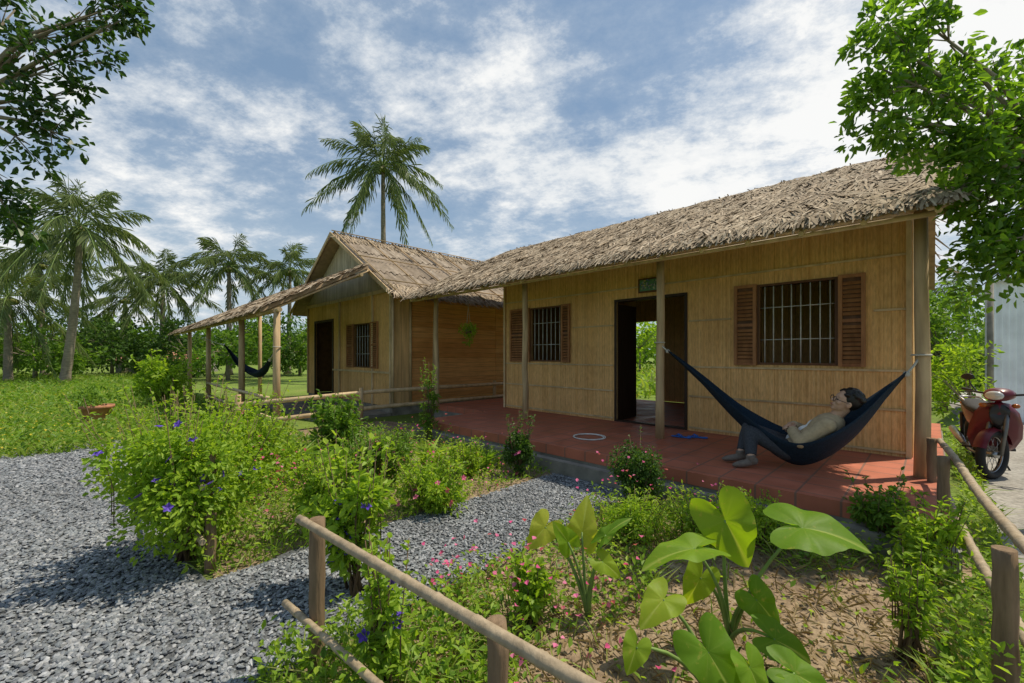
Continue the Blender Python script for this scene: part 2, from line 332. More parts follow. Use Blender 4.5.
# ------------------------------------------------------------------ house pieces
def intervals(z0,z1,a,ops):
    iv=[(z0,z1)]
    for (a0,a1,b0,b1) in ops:
        if a0<a<a1:
            nw=[]
            for (p,q) in iv:
                if b0>p: nw.append((p,min(q,b0)))
                if b1<q: nw.append((max(p,b1),q))
            iv=[x for x in nw if x[1]-x[0]>.02]
    return iv
def slat_wall(mb,axis,c,a0,a1,z0,top,ops,wd,out=-1,th=.05,m=0,mc=1):
    cuts=sorted(set([a0,a1]+[x for o in ops for x in o[:2]]+list(np.linspace(a0,a1,15))))
    for p,q in zip(cuts[:-1],cuts[1:]):
        mid=(p+q)/2
        for (b0,b1) in intervals(z0,min(top(p),top(q)),mid,ops):
            if axis=='u': mb.box(p,q,c,c+th,b0,b1,mc)
            else: mb.box(c,c+th,p,q,b0,b1,mc)
    a=a0
    while a<a1-.004:
        w_=min(wd*random.uniform(.7,1.3),a1-a)
        for (b0,b1) in intervals(z0,top(a+w_/2),a+w_/2,ops):
            pr=random.uniform(.004,.008)
            for s in ([out] if out in(-1,1) else [-1,1]):
                e0,e1=(c-pr,c-.001) if s<0 else (c+th+.001,c+th+pr)
                if axis=='u': mb.box(a,a+w_*.95,e0,e1,b0,b1,m)
                else: mb.box(e0,e1,a,a+w_*.95,b0,b1,m)
        a+=w_
def thatch(mb,c00,c10,c01,c11,n,thick=.09,m=0,mu=1,wmul=1,lmul=1,slab=True):
    c00,c10,c01,c11=[A(x,float) for x in (c00,c10,c01,c11)]
    nn=nrm(np.cross(c10-c00,c01-c00)); nn=nn if nn[2]>0 else -nn
    lo=[c00,c10,c11,c01]; hi=[x+nn*thick*.7 for x in lo]
    if slab: mb.add(lo+hi,[[0,1,2,3],[4,7,6,5],[0,4,5,1],[1,5,6,2],[2,6,7,3],[3,7,4,0]],mu)
    s=rng.uniform(.0,1.,n); rows=20; t=(np.floor(rng.uniform(0,1,n)**1.05*rows)+rng.normal(size=n)*.3)/rows*1.04+.03; t=np.clip(t,.02,1.03)
    ne=n//18; t[:ne]=rng.uniform(.03,.09,ne)
    E=c00[None]+(c10-c00)[None]*s[:,None]; R_=c01[None]+(c11-c01)[None]*s[:,None]
    p=E+(R_-E)*t[:,None]; dn=nrm(E-R_); al=nrm((c10-c00)[None]); D=nrm(dn+al*rng.normal(size=(n,1))*.38)
    L=rng.uniform(.28,.72,n)*lmul; L=np.where(t<.14,.12+.18*rng.uniform(size=n)+t,L); Wd=rng.uniform(.011,.036,n)*wmul; Sd=nrm(np.cross(D,nn[None])+nn[None]*rng.normal(size=(n,1))*.25)
    lump=.04*np.sin(s*37+np.sin(t*9)*2)+.02*np.sin(s*91)
    b=thick*.7+rng.uniform(.0,.026,n)+np.abs(lump)*.35; mid=b+rng.uniform(-.012,.020,n); tip=thick*.70+np.abs(rng.normal(size=n))*.018
    q=np.empty((n,6,3))
    q[:,0]=p+nn*b[:,None]-Sd*Wd[:,None]*.4; q[:,1]=p+nn*b[:,None]+Sd*Wd[:,None]*.4
    pm=p+D*(L*.5)[:,None]+nn*mid[:,None]; q[:,2]=pm-Sd*Wd[:,None]*.55; q[:,3]=pm+Sd*Wd[:,None]*.55
    pt=p+D*L[:,None]+nn*tip[:,None]; pt[:,2]-=np.where(t<.07,rng.uniform(0,.05,n),0); q[:,4]=pt-Sd*Wd[:,None]*.25; q[:,5]=pt+Sd*Wd[:,None]*.25
    i=np.arange(n)[:,None]*6; mb.add(q.reshape(-1,3),np.concatenate([i+A([[0,1,3,2]]),i+A([[2,3,5,4]])]),m)
def window(root,axis_c,u0,u1,z0,z1,nb,shut,white=True,label=None):
    f=MB(); c=axis_c; g=.03
    f.box(u0-g,u0,c-.02,c+.07,z0-g,z1+g); f.box(u1,u1+g,c-.02,c+.07,z0-g,z1+g); f.box(u0,u1,c-.02,c+.07,z1,z1+g); f.box(u0,u1,c-.025,c+.07,z0-g,z0)
    w_=f.build('window',M['darkwood'],root)
    bm_=MB()
    for i in range(nb):
        x=u0+(u1-u0)*(i+.5)/nb; bm_.tube([W(x,c+.03,z0),W(x,c+.03,z1)],.0075,6)
    for zf in (.3,.72): bm_.tube([W(u0,c+.035,z0+(z1-z0)*zf),W(u1,c+.035,z0+(z1-z0)*zf)],.006,6)
    bm_.build('window_bars',M['white'] if white else M['iron'],w_)
    for (a0,a1) in shut:
        s=MB()
        s.box(a0,a0+.04,c-.055,c-.02,z0-.04,z1+.04); s.box(a1-.04,a1,c-.055,c-.02,z0-.04,z1+.04)
        for zz_ in (z0-.04,(z0+z1)/2-.02,z1): s.box(a0+.04,a1-.04,c-.053,c-.022,zz_,zz_+.04)
        z=z0+.005
        while z<z1-.03:
            if not abs(z+.015-(z0+z1)/2)<.034:
                vs=[W(a0+.04,c-.052,z),W(a1-.04,c-.052,z),W(a1-.04,c-.026,z+.034),W(a0+.04,c-.026,z+.034),W(a0+.04,c-.047,z-.004),W(a1-.04,c-.047,z-.004)]
                s.add(vs,[[0,1,2,3],[4,5,1,0]])
            z+=.052
        s.box(a0+.04,a1-.04,c-.022,c-.019,z0,z1,1)  # backing coloured dark to stand in for shade between the louvre slats
        s.build('shutter',[M['redwood'],M['darkwood']],root)
FL=.31
# ---- house 1
H1=thing('bamboo_house','long thatched bamboo house on the right with red tiled porch and open doorway','house',W(3.2,7.5,0))
uR,uL,vF,vB=.157,6.62,6.4,10.0
eaveV,eaveZ,rV,rZ=5.0,2.70,8.2,4.24
rt=lambda v: eaveZ+(rZ-eaveZ)*(1-abs(v-rV)/(rV-eaveV))-.03
D0,D1=UP(685,vF),UP(617,vF)
ops=[(D0,D1,FL-.1,2.36),(UP(835,vF),UP(760,vF),1.35,2.37),(UP(561,vF),UP(532,vF),1.35,2.38)]
mb=MB(); slat_wall(mb,'u',vF,uR,uL,FL,lambda a:rt(vF),ops,.0115); mb.build('wall',[M['reed'],M['reedcore']],H1)
mb=MB(); slat_wall(mb,'u',vB,uR,uL,FL,lambda a:rt(vB),[(4.75,5.5,FL-.1,2.3)],.12); mb.build('wall',[M['reed'],M['reedcore']],H1)
mb=MB(); slat_wall(mb,'v',uR,vF+.05,vB,FL,rt,[],.08); mb.build('wall',[M['reed'],M['reedcore']],H1)
mb=MB(); slat_wall(mb,'v',uL-.05,vF+.05,vB,FL,rt,[],.08,out=1); mb.build('wall',[M['reed'],M['reedcore']],H1)
mb=MB()
thatch(mb,W(-.14,eaveV,eaveZ),W(8.25,eaveV,eaveZ),W(-.04,rV,rZ),W(8.25,rV,rZ),56000)
thatch(mb,W(8.25,2*rV-eaveV,eaveZ),W(-.04,2*rV-eaveV,eaveZ),W(8.25,rV,rZ),W(-.04,rV,rZ),3000)
roof=mb.build('roof',[M['thatch'],M['under']],H1)
mb=MB()
for i in range(18):
    uu=-.04+i*.48; mb.tube([W(uu,eaveV-.04,eaveZ-.05),W(uu,rV,rZ-.07)],.025,7)
mb.build('rafters',M['bamboo'],roof)
mb=MB(); mb.tube([W(-.32,5.5,2.84),W(4,5.5,2.84),W(8.3,5.5,2.84)],.045,8); mb.tube([W(-.14,5.08,2.66),W(8.25,5.08,2.66)],.025,8); mb.build('beam',M['bamboo'],H1)
mb=MB(); mb.tube([W(-.3,6.33,3.0),W(6.7,6.33,3.0)],.04,8); mb.build('beam',M['bamboo'],H1)
pu=[UP(922,5.5),UP(660,5.5),UP(525,5.5),7.9]
for i,uu in enumerate(pu):
    mb=MB(); r0=.058 if i<2 else .055
    z=[FL,FL+.5,1.2,1.9,2.82]; mb.tube([W(uu+random.uniform(-.015,.015),5.5+random.uniform(-.015,.015),q) for q in z],[r0*1.05,r0,r0*.97,r0*.93,r0*.88],12)
    mb.build('porch_post',M['post'],H1)
mb=MB()
mb.box(-.14,6.4,4.0,4.1,.0,.16); mb.box(-.12,6.4,4.13,vB,0,.19); mb.box(6.4,8.2,5.6,vB,0,.18); mb.build('foundation',M['concrete'],H1)
mb=MB(); mb.box(-.10,6.38,4.12,vB-.05,.19,FL); mb.build('porch_floor',M['tile'],H1)
mb=MB(); mb.box(6.385,8.15,5.65,vB-.05,.18,FL-.004); mb.build('porch_floor',M['tile'],H1)
mb=MB(); 
for (a,b2) in ((D1,D1+.04),(D0-.04,D0)): mb.box(a,b2,vF-.025,vF+.08,FL,2.40)
mb.box(D0,D1,vF-.025,vF+.08,2.36,2.40); mb.box(D0,D1,vF-.02,vF+.06,FL,FL+.03); mb.build('door_frame',M['blackwood'],H1)
mb=MB(); mb.box(D1+.005,D1+.045,vF+.1,vF+.68,FL+.01,2.33); mb.box(D1-.003,D1+.003,vF+.18,vF+.6,1.4,2.2); dr=mb.build('door',M['blackwood'],H1)
mb=MB(); mb.box(D0-.045,D0-.005,vF+.1,vF+.68,FL+.01,2.33); mb.build('door',M['blackwood'],H1)
window(H1,vF,ops[1][0],ops[1][1],1.35,2.37,8,[(UP(866,vF),ops[1][0]-.035),(ops[1][1]+.035,UP(735,vF))])
window(H1,vF,ops[2][0],ops[2][1],1.35,2.38,7,[(UP(571,vF),ops[2][0]-.035),(ops[2][1]+.035,6.42)])
mb=MB()
for z,segs in ((2.56,[(uR,uL)]),(1.95,[(uR,ops[1][0]-.36),(ops[1][1]+.36,D0-.07),(D1+.07,ops[2][0]-.3)]),(1.26,[(uR,D0-.07),(D1+.07,uL)]),(.82,[(uR,D0-.07),(D1+.07,uL)]),(FL+.04,[(uR,D0-.07),(D1+.07,uL)])):
    for a,b2 in segs: mb.box(a,b2,vF-.030,vF-.010,z,z+.024)
for uu in (uR,uL-.05): mb.box(uu,uu+.045,vF-.05,vF-.036,FL,3.1)
mb.build('batten',M['bamboo'],H1)
mb=MB(); mb.box(.3,.95,7.2,9.3,FL,FL+.42); mb.box(.3,.9,8.9,9.3,FL+.42,FL+.55); mb.build('interior_bench',M['darkwood'],H1)
# ---- sign plaque
sg=thing('door_plaque','small blue and yellow floral plaque mounted above the open doorway','plaque',W((D0+D1)/2-.1,vF-.05,2.5))
uc=(D0+D1)/2-.05
mb=MB(); mb.box(uc-.2,uc+.2,vF-.075,vF-.05,2.46,2.69); mb.build('frame',M['darkwood'],sg)
mb=MB(); mb.box(uc-.17,uc+.17,vF-.080,vF-.0755,2.485,2.665); bd=mb.build('board',plain('plaque green',(.08,.2,.12),.5),sg)
mb=MB(); n=60; c=A([W(uc+random.uniform(-.15,.15),vF-.084,2.575+random.uniform(-.07,.07)) for _ in range(n)]); d=uv2w(rng.normal(size=n),np.zeros(n),rng.normal(size=n)); mb.leaves(c,d,np.tile(A(W(0,-1,0)),(n,1)),.035,.025); mb.build('floral_pattern',foliage('plaque paint',[(.7,.55,.05),(.05,.12,.5),(.6,.6,.55),(.1,.3,.1)],0),sg)

# ---- house 2
H2=thing('bamboo_house','gabled bamboo house at left with wide lean-to porch and orange plank side','house',W(12,6,0))
a0,a1,gF,gB=9.1,14.55,5.05,11.0; rU,rz2=11.8,4.78; vO=4.72
gt=lambda a: rz2-.60*abs(a-rU)-.03
eu=8.45; ez=rz2-.60*(rU-eu); eu2=15.15
dz0,dz1=UP(333,gF),UP(316,gF); wz0,wz1=UP(371,gF),UP(355,gF)
ops2=[(dz0,dz1,0,2.45),(wz0,wz1,1.15,2.25)]
mb=MB(); slat_wall(mb,'u',gF,a0,a1,FL-.1,lambda a:3.04,ops2,.03); mb.build('wall',[M['reed'],M['reedcore']],H2)
mb=MB(); slat_wall(mb,'u',gF,a0,a1,3.05,lambda a:max(gt(a),3.07),[],.06); mb.build('gable',[M['gable'],M['reedcore']],H2)
VP=5.55
mb=MB(); slat_wall(mb,'v',a0,gF+.05,VP,FL-.1,lambda v:3.04,[],.25,out=-1); mb.build('wall',[M['panel'],M['reedcore']],H2)
mb=MB(); mb.box(a0,a0+.05,VP,gB,FL-.1,3.04,1)
z=FL-.1
while z<2.95:
    h=.13; 
    for (p,q) in ((VP,8.4),(8.41,gB)): mb.box(a0-.012-random.uniform(0,.006),a0-.001,p,q,z,z+h*.95,0)
    z+=h
mb.build('wall',[M['plank'],M['reedcore']],H2)
mb=MB(); slat_wall(mb,'v',a1-.05,gF+.05,gB,FL-.1,lambda v:3.0,[],.2,out=1); slat_wall(mb,'u',gB,a0,a1,FL-.1,lambda a:gt(a),[],.2); mb.build('wall',[M['reed'],M['reedcore']],H2)
mb=MB()
for (s,e) in ((eu,1),(eu2,-1)):
    mb.add([W(s,vO,ez),W(rU,vO,rz2),W(rU,gB+.4,rz2),W(s,gB+.4,ez)],[[0,1,2,3]],1)
    vv=vO
    while vv<gB+.4:
        w_=random.uniform(.08,.13)
        for k in range(3):
            f0,f1=k/3-.015+random.uniform(-.02,.02)*(k>0),(k+1)/3+.015
            pu0=s+(rU-s)*f0; pu1=s+(rU-s)*f1; za=ez+(rz2-ez)*f0+.085; zb=ez+(rz2-ez)*f1+.055; j_=random.uniform(-.008,.012); l=vv+w_*.5
            mb.add([W(pu0,vv,za+j_-.02),W(pu0,l,za+j_+.02),W(pu0,vv+w_,za+j_-.02),W(pu1,vv,zb+j_-.02),W(pu1,l,zb+j_+.02),W(pu1,vv+w_,zb+j_-.02)],[[0,1,4,3],[1,2,5,4]],2)
        vv+=w_
thatch(mb,W(eu,gB+.4,ez),W(eu,vO,ez),W(eu+.5,gB+.4,ez+.30),W(eu+.5,vO,ez+.30),1500,.09,slab=False,lmul=.7)
thatch(mb,W(rU-.3,gB+.4,rz2-.18),W(rU-.3,vO,rz2-.18),W(rU,gB+.4,rz2),W(rU,vO,rz2),1200,.09,slab=False,lmul=.7)
rf=mb.build('roof',[M['thatch'],M['under'],M['sheet']],H2)
mb=MB()
for i in range(8):
    vv=vO+.05+i*.88; mb.tube([W(eu-.02,vv,ez+.14),W(rU,vv,rz2+.14)],.018,6)
for zf in (.12,.5,.97): mb.tube([W(eu+(rU-eu)*zf,vO-.05,ez+(rz2-ez)*zf+.17),W(eu+(rU-eu)*zf,11.3,ez+(rz2-ez)*zf+.17)],.015,6)
mb.build('roof_poles',M['post'],rf)
mb=MB()
for s,e in ((eu,1),(eu2,-1)):
    c0=[W(s,vO-.03,ez-.02),W(s,vO-.03,ez+.09),W(rU,vO-.03,rz2+.09),W(rU,vO-.03,rz2-.02)]; c1=[W(s,vO-.06,ez-.02),W(s,vO-.06,ez+.09),W(rU,vO-.06,rz2+.09),W(rU,vO-.06,rz2-.02)]
    mb.add(c0+c1,[[0,1,2,3],[4,5,6,7],[0,1,5,4],[1,2,6,5],[2,3,7,6],[3,0,4,7]])
mb.build('barge_board',M['post'],rf)
# lean-to: steep enough that its thatched top shows over the eave
EV,EZ=2.2,2.24; PI_V,PI_Z=4.60,3.50
lz=lambda v: EZ+(PI_Z-EZ)*(v-EV)/(PI_V-EV)
mb=MB(); thatch(mb,W(8.75,EV,EZ),W(20.2,EV,EZ),W(9.35,PI_V,PI_Z),W(18.5,PI_V,PI_Z),24000,.10,wmul=1.5,lmul=.7); pr=mb.build('porch_roof',[M['thatch'],M['under']],H2)
mb=MB()
for i in range(14):
    f=i/13; mb.tube([W(8.85+f*11.2,EV-.03,EZ-.05),W(9.4+f*9.0,PI_V,PI_Z-.06)],.025,6)
mb.tube([W(8.5,2.45,lz(2.45)-.08),W(20.0,2.45,lz(2.45)-.08)],.045,7); mb.tube([W(9.3,4.4,lz(4.4)-.09),W(18.6,4.4,lz(4.4)-.09)],.04,7)
mb.build('rafters',M['bamboo'],pr)
for uu,vv in ((8.68,2.45),(11.3,2.45),(15.2,2.45),(18.6,2.45),(17.6,4.4)):
    tz=lz(vv)-.09
    mb=MB(); mb.tube([W(uu,vv,0),W(uu+random.uniform(-.03,.03),vv,1.2),W(uu,vv,tz)],[.068,.064,.058],10); mb.build('porch_post',M['post'],H2)
mb=MB(); mb.tube([W(8.5,5.85,0),W(8.48,5.85,1.4),W(8.45,5.85,2.6)],[.058,.055,.05],10); mb.build('porch_post',M['post'],H2)
mb=MB(); mb.box(9.1,14.6,3.4,gF-.02,0,.07); mb.box(a0-.02,a1,gF,gB,0,FL-.11); mb.build('foundation',M['concrete'],H2)
mb=MB()
for (a,b2) in ((dz1,dz1+.07),(dz0-.07,dz0)): mb.box(a,b2,gF-.03,gF+.07,.16,2.52)
mb.box(dz0,dz1,gF-.03,gF+.07,2.45,2.52); mb.build('door_frame',M['blackwood'],H2)
window(H2,gF,wz0,wz1,1.15,2.25,6,[(wz0-.42,wz0-.04),(wz1+.04,wz1+.45)])
mb=MB()
for uu in (a0-.01,a0+.9,12.0,a1-.05): mb.box(uu,uu+.06,gF-.045,gF-.013,.2,3.04)
mb.box(a0,dz0-.1,gF-.06,gF-.046,1.0,1.05); mb.box(a0,a1,gF-.06,gF-.046,2.96,3.05); mb.build('batten',M['bamboo'],H2)
mb=MB()
for vv in (gF+.0,VP-.02): mb.tube([W(a0-.05,vv,.2),W(a0-.05,vv,2.98)],.033,8)
mb.build('corner_pole',M['bamboo'],H2)

# ------------------------------------------------------------------ railings and fences
R=thing('bamboo_railing','low two-rail bamboo railing beside the passage between the two houses','railing',W(8.3,5,0))
for z in (.66,.32):
    mb=MB(); mb.tube([W(8.55,1.75,z-.08),W(8.5,4.2,z),W(8.35,6,z+.02),W(8.3,9.6,z)],[.045,.044,.046,.040],8); mb.build('rail',M['bamboo'],R)
for vv in (1.8,4.0,7.7): 
    mb=MB(); mb.tube([W(8.6-.03*vv,vv,0),W(8.6-.03*vv,vv,.76)],.045,8); mb.build('post',M['post'],R)
RP=thing('bamboo_railing','second bamboo railing running along the front of the lean-to porch','railing',W(10,2.5,0))
for z in (.62,.25):
    mb=MB(); mb.tube([W(8.72,2.40,z),W(11.2,2.36,z+.02),W(15.1,2.40,z)],.036,8); mb.build('rail',M['bamboo'],RP)
def bamboo_rail(mb,p,q,r,step=.2):
    p=Vector(p); q=Vector(q); L=(q-p).length; d=(q-p)/L; s=random.uniform(0,.1); pts=[p-d*.001];rd=[r]; sd_=Vector((0,0,1))
    sdv=d.cross(sd_); w1=random.uniform(0,6)
    while s<L:
        for ds,k in ((0,.97),(.006,1.13),(.012,1.0),(.018,1.1),(.026,.98)):
            x=min(s+ds,L); pts.append(p+d*x+sd_*math.sin(x*1.7+w1)*.008+sdv*math.sin(x*2.3+w1)*.010); rd.append(r*k*random.uniform(.97,1.03))
        s+=step*random.uniform(.8,1.2)
    pts.append(q+sd_*0); rd.append(r); mb.tube(pts,rd,14)
def fence_post(root,u,v,h,r=.035,dx=0,name='post'):
    mb=MB(); pts=[W(u,v,-.05)]+[W(u+dx*k/8+random.uniform(-.003,.003),v+random.uniform(-.003,.003),h*k/8) for k in range(1,9)]
    mb.tube(pts,[r*random.uniform(.93,1.08) for _ in pts],14); return mb.build(name,M['fencepost'],root)
F1=thing('bamboo_fence','bamboo rail fence with short brown posts in the front foreground','fence',W(1,.72,0))
for z,ua,va,ub_,vb in ((.71,2.03,.66,-.2,.865),(.27,2.18,.65,-.2,.865)):
    mb=MB(); bamboo_rail(mb,W(ua,va,z),W(ub_,vb,z-.01),.018 if z>.5 else .016); mb.build('rail',M['rail'],F1)
fence_post(F1,1.97,.72,.71,.033); fence_post(F1,.88,.82,.69,.030); fence_post(F1,-.2,.92,.72)
F2=thing('bamboo_fence','bamboo rail fence along the right edge of the garden ending at the porch','fence',W(-.2,3.5,0))
for z,e in ((.70,5.35),(.33,5.3)):
    mb=MB(); bamboo_rail(mb,W(-.38,1.0,z),W(-.05,e,z-.02),.023,.25); mb.build('rail',M['rail'],F2)
fence_post(F2,-.20,2.5,.70,.036); fence_post(F2,-.06,4.45,.70,.034); fence_post(F2,-.0,5.35,.70,.034)
F3=thing('bamboo_fence','short bamboo fence half buried in the blue-flowered shrub at left','fence',W(4.5,.6,0))
fence_post(F3,3.42,.56,.80,.034); fence_post(F3,5.4,.62,.7,.034)
for z in (.6,.25):
    mb=MB(); bamboo_rail(mb,W(3.3,.50,z),W(5.6,.56,z-.02),.018); mb.build('rail',M['rail'],F3)

# ------------------------------------------------------------------ vegetation helpers
def clumpleaves(mb,centres,rad,n,L,Wd,m=0,up=.35,flat=1):
    k=len(centres); ci=rng.integers(0,k,n); C=A(centres)[ci]; r=A(rad)[ci] if hasattr(rad,'__len__') else np.full(n,rad)
    d=runit(n); rr=rng.uniform(.25,1.2,n)**.7; off=d*(rr*r)[:,None]; off[:,2]*=flat
    D=nrm(d+runit(n)*.8+A([0,0,-.15])); N=nrm(runit(n)+A([0,0,up*2])+d*.4)
    mb.leaves(C+off,D,N,L*rng.uniform(.6,1.25,n),Wd*rng.uniform(.6,1.2,n),m)
def shrub(name,label,cat,x,y,rx,h,n,L,Wd,mat,z0=0,flowers=None,nf=0,group=None,up=.35,fs=.03,clumps=26,spr=12):
    t=thing(name,label,cat,(x,y,z0),group)
    cs=[];rs=[]
    for i in range(clumps):
        d=runit(1)[0]; q=random.uniform(.35,1); cs.append((x+d[0]*rx*q*.8,y+d[1]*rx*q*.8,z0+h*.50+d[2]*h*.40*q)); rs.append(rx*random.uniform(.16,.36))
    mb=MB(); clumpleaves(mb,cs,rs,n,L,Wd,0,up)
    st=[]
    for i in range(spr):
        a=random.uniform(0,2*PI); r0=rx*random.uniform(.1,.7); b0=A([x+math.cos(a)*r0,y+math.sin(a)*r0,z0+h*.55]); e=b0+A([math.cos(a)*rx*random.uniform(.1,.5),math.sin(a)*rx*random.uniform(.1,.5),h*random.uniform(.35,.62)])
        k=16; tt=rng.uniform(.1,1,k)[:,None]; pp=b0+(e-b0)*tt; mb.leaves(pp,runit(k)+A([0,0,.3]),runit(k)*.4+A([0,0,1]),L*rng.uniform(.6,1.1,k),Wd*rng.uniform(.7,1.1,k)); st.append((b0,e))
    mb.build('foliage',mat,t)
    mb=MB()
    for c in cs[:14]: mb.tube([(x+random.uniform(-.05,.05),y+random.uniform(-.05,.05),z0),((x+c[0])/2,(y+c[1])/2,z0+(c[2]-z0)*.6),c],[.010,.006,.003],5)
    for b0,e in st: mb.tube([tuple(b0-A([0,0,h*.2])),tuple(b0),tuple(e)],[.004,.003,.002],4)
    mb.build('stem',M['twig'],t)
    if nf:
        i=rng.integers(0,len(cs),nf); d=runit(nf); d[:,1]=-np.abs(d[:,1]); C=A(cs)[i]+d*(A(rs)[i]*1.1)[:,None]
        for q in range(nf):
            mb=MB(); a=A([0,-.5,.5])+runit(1)[0]*.6; a=nrm(a); e1=nrm(np.cross(a,A([1,0,.1]))); e2=np.cross(a,e1); th=np.arange(5)*2*PI/5
            D=e1[None]*np.cos(th)[:,None]+e2[None]*np.sin(th)[:,None]+a*.35; mb.leaves(np.tile(C[q],(5,1)),D,np.tile(a,(5,1)),fs,fs*.8); mb.build('flower' if flowers!=M['L_red'] else 'red_leaf_rosette',flowers,t)
    return t
def tree(name,label,x,y,trunk,centres,rads,n,L,Wd,mat,r0=.12,cat='tree',group=None,up=.3):
    t=thing(name,label,cat,(x,y,0),group); mb=MB(); top=Vector(trunk[-1])
    mb.tube(trunk,[r0*(1-.5*i/(len(trunk)-1)) for i in range(len(trunk))],10); mb.build('trunk',M['trunk'],t)
    mb=MB(); tips=[];tr=[]
    for c,rd in zip(centres,rads):
        c=Vector(c); mid=top.lerp(c,.5)+Vector((random.uniform(-.2,.2),random.uniform(-.2,.2),.15))*(c-top).length*.3
        mb.tube([top,mid,c],[r0*.30,r0*.14,r0*.05],6); tips.append(tuple(c)); tr.append(rd)
        for _ in range(4):
            e=c+Vector(runit(1)[0])*rd*1.25
            mb.tube([mid.lerp(c,.6),e],[r0*.06,r0*.025],4); tips.append(tuple(e)); tr.append(rd*.55)
    mb.build('branches',M['trunk'],t)
    mb=MB(); clumpleaves(mb,tips,tr,n,L,Wd,0,up); mb.build('crown',mat,t); return t
cs=[P(880,35,3.3),P(915,15,3.4),P(905,55,3.5),P(950,45,3.4),P(940,90,3.5),P(985,80,3.6),P(880,68,3.3),P(866,108,3.3),P(900,118,3.4),P(935,130,3.3),P(975,120,3.3),P(1012,110,3.4),P(960,165,3.4),P(1000,160,3.5),P(1030,150,3.3),P(925,160,3.4),P(985,205,3.4),P(1020,215,3.4),P(1040,180,3.6),P(1015,255,3.3),P(985,245,3.5),P(1045,250,3.5),P(965,210,3.5),P(1050,90,3.4),P(1090,160,3.6),P(1100,240,3.6),P(1110,60,3.7),P(1005,282,3.4)]
tree('leafy_tree','broad-leaved tree hanging over the right end of the thatched roof',4.95,3.5,[(4.95,3.5,0),(4.9,3.55,1.2),(4.75,3.5,2.2),(4.5,3.45,2.9)],cs,[.18]*len(cs),6600,.08,.044,M['L_tree'],.11)
cs=[P(15,10,3),P(50,28,3),P(80,12,3.1),P(110,8,3),P(122,20,3),P(130,2,3.1),P(25,55,3),P(60,68,3),P(88,50,3.1),P(20,100,3),P(50,112,3),P(65,98,3),P(70,138,3),P(30,145,3),P(5,190,3),P(-30,120,3),P(-40,40,3),P(0,215,3),P(20,232,3),P(-30,220,3),P(-60,170,3.1),P(-90,80,3)]
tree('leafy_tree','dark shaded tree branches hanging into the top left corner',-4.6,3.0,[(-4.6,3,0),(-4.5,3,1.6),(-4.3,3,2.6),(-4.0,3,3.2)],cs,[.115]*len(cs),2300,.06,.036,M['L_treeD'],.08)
# palms
def palm(px,base_y,Y,topy,lean,Rf,nf,label,seed):
    random.seed(seed); X=(px-512)/F*Y; zt=CZ-(topy-HY)/F*Y
    t=thing('coconut_palm',label,'palm tree',(X-lean*zt,Y,0),'coconut palms behind the houses')
    pts=[];rd=[]
    for i in range(24):
        s=i/23; pts.append((X-lean*zt*(1-s)**1.6,Y,zt*s)); rd.append((.22-.11*s)*(1+.08*(i%2))*Rf/4.2+(.08 if i==0 else 0))
    mb=MB(); mb.tube(pts,rd,10); mb.build('trunk',M['trunk'],t)
    for k in range(nf):
        az=2*PI*(k*.618)+random.uniform(-.2,.2); e=math.radians(82-125*(k/nf)**.85+random.uniform(-10,10)); L=Rf*random.uniform(.85,1.25)
        g=.34+.38*random.random(); mb=MB(); hd=A([math.cos(az),math.sin(az),0]); side=A([-math.sin(az),math.cos(az),0])
        T=np.linspace(0,1,13); C=A([X,Y,zt])+hd*(L*T*math.cos(e)*(1-.10*T))[:,None]+A([0,0,1.])*(L*(math.sin(e)*T-g*T*T))[:,None]
        mb.tube([tuple(c) for c in C],[.032*(1-.8*x)*Rf/4 for x in T],4,1,False)
        n=48; tt=np.linspace(.16,1,n); cx=np.stack([np.interp(tt,T,C[:,j]) for j in range(3)],1); tg=nrm(np.gradient(cx,axis=0))
        ll=L*.23*np.sin(PI*(.2+.72*tt))**.8
        for sgn in (-1,1):
            D=tg*.7+side*sgn*.5+A([0,0,-.75])*rng.uniform(.2,1.6,(n,1))+rng.normal(size=(n,3))*.16
            mb.leaves(cx,D,np.tile(A([0,0,1.]),(n,1))+side*sgn*.3,ll*rng.uniform(.6,1.15,n),.028*Rf/4.2,0,.1,.3)
        mb.build('frond',[M['L_palm'],M['stem']],t)
    mb=MB()
    for k in range(7):
        a=k*.9; mb.ell((X+math.cos(a)*.25,Y+math.sin(a)*.25,zt-.3),.16,nu=8,nv=6)
    mb.build('coconut',M['L_olive'],t)
palm(383,0,24,166,-.01,3.9,28,'tall coconut palm rising behind the gabled house roof',1)
palm(80,0,21,226,.10,3.9,26,'tall leaning coconut palm left of the other far palms',2)
palm(163,0,30,280,.02,3.7,24,'coconut palm second from left above the tree line',3)
palm(229,0,30,266,.0,3.9,24,'coconut palm between the left group and the gabled house',4)
palm(290,0,32,270,.02,3.6,24,'coconut palm peeking over the lean-to porch roof beside the gable',5)
palm(8,0,22,296,.0,3.6,22,'low coconut palm at the left edge of the picture',6)
palm(40,0,27,262,-.04,3.8,22,'half-hidden coconut palm just behind the tall leaning one',9)
palm(125,0,33,298,.0,3.6,20,'short coconut palm standing right of the tall leaning one',10)
palm(960,0,34,292,.0,3.2,16,'far coconut palm at right beyond the motorbike',8)
random.seed(11)
bt=[(-5,338,26,2.6),(35,345,24,2.2),(70,332,30,2.8),(112,343,28,2.4),(150,342,30,2.2),(190,342,27,2.0),(228,338,24,2.0),(262,335,28,2.3),(300,338,30,2.4)]
names=['left edge','under the leaning palm','right of the leaning palm','left of the middle palms','under the second palm','left of the lean-to roof','behind the leftmost porch posts','behind the middle of the lean-to porch','behind the far porch end']
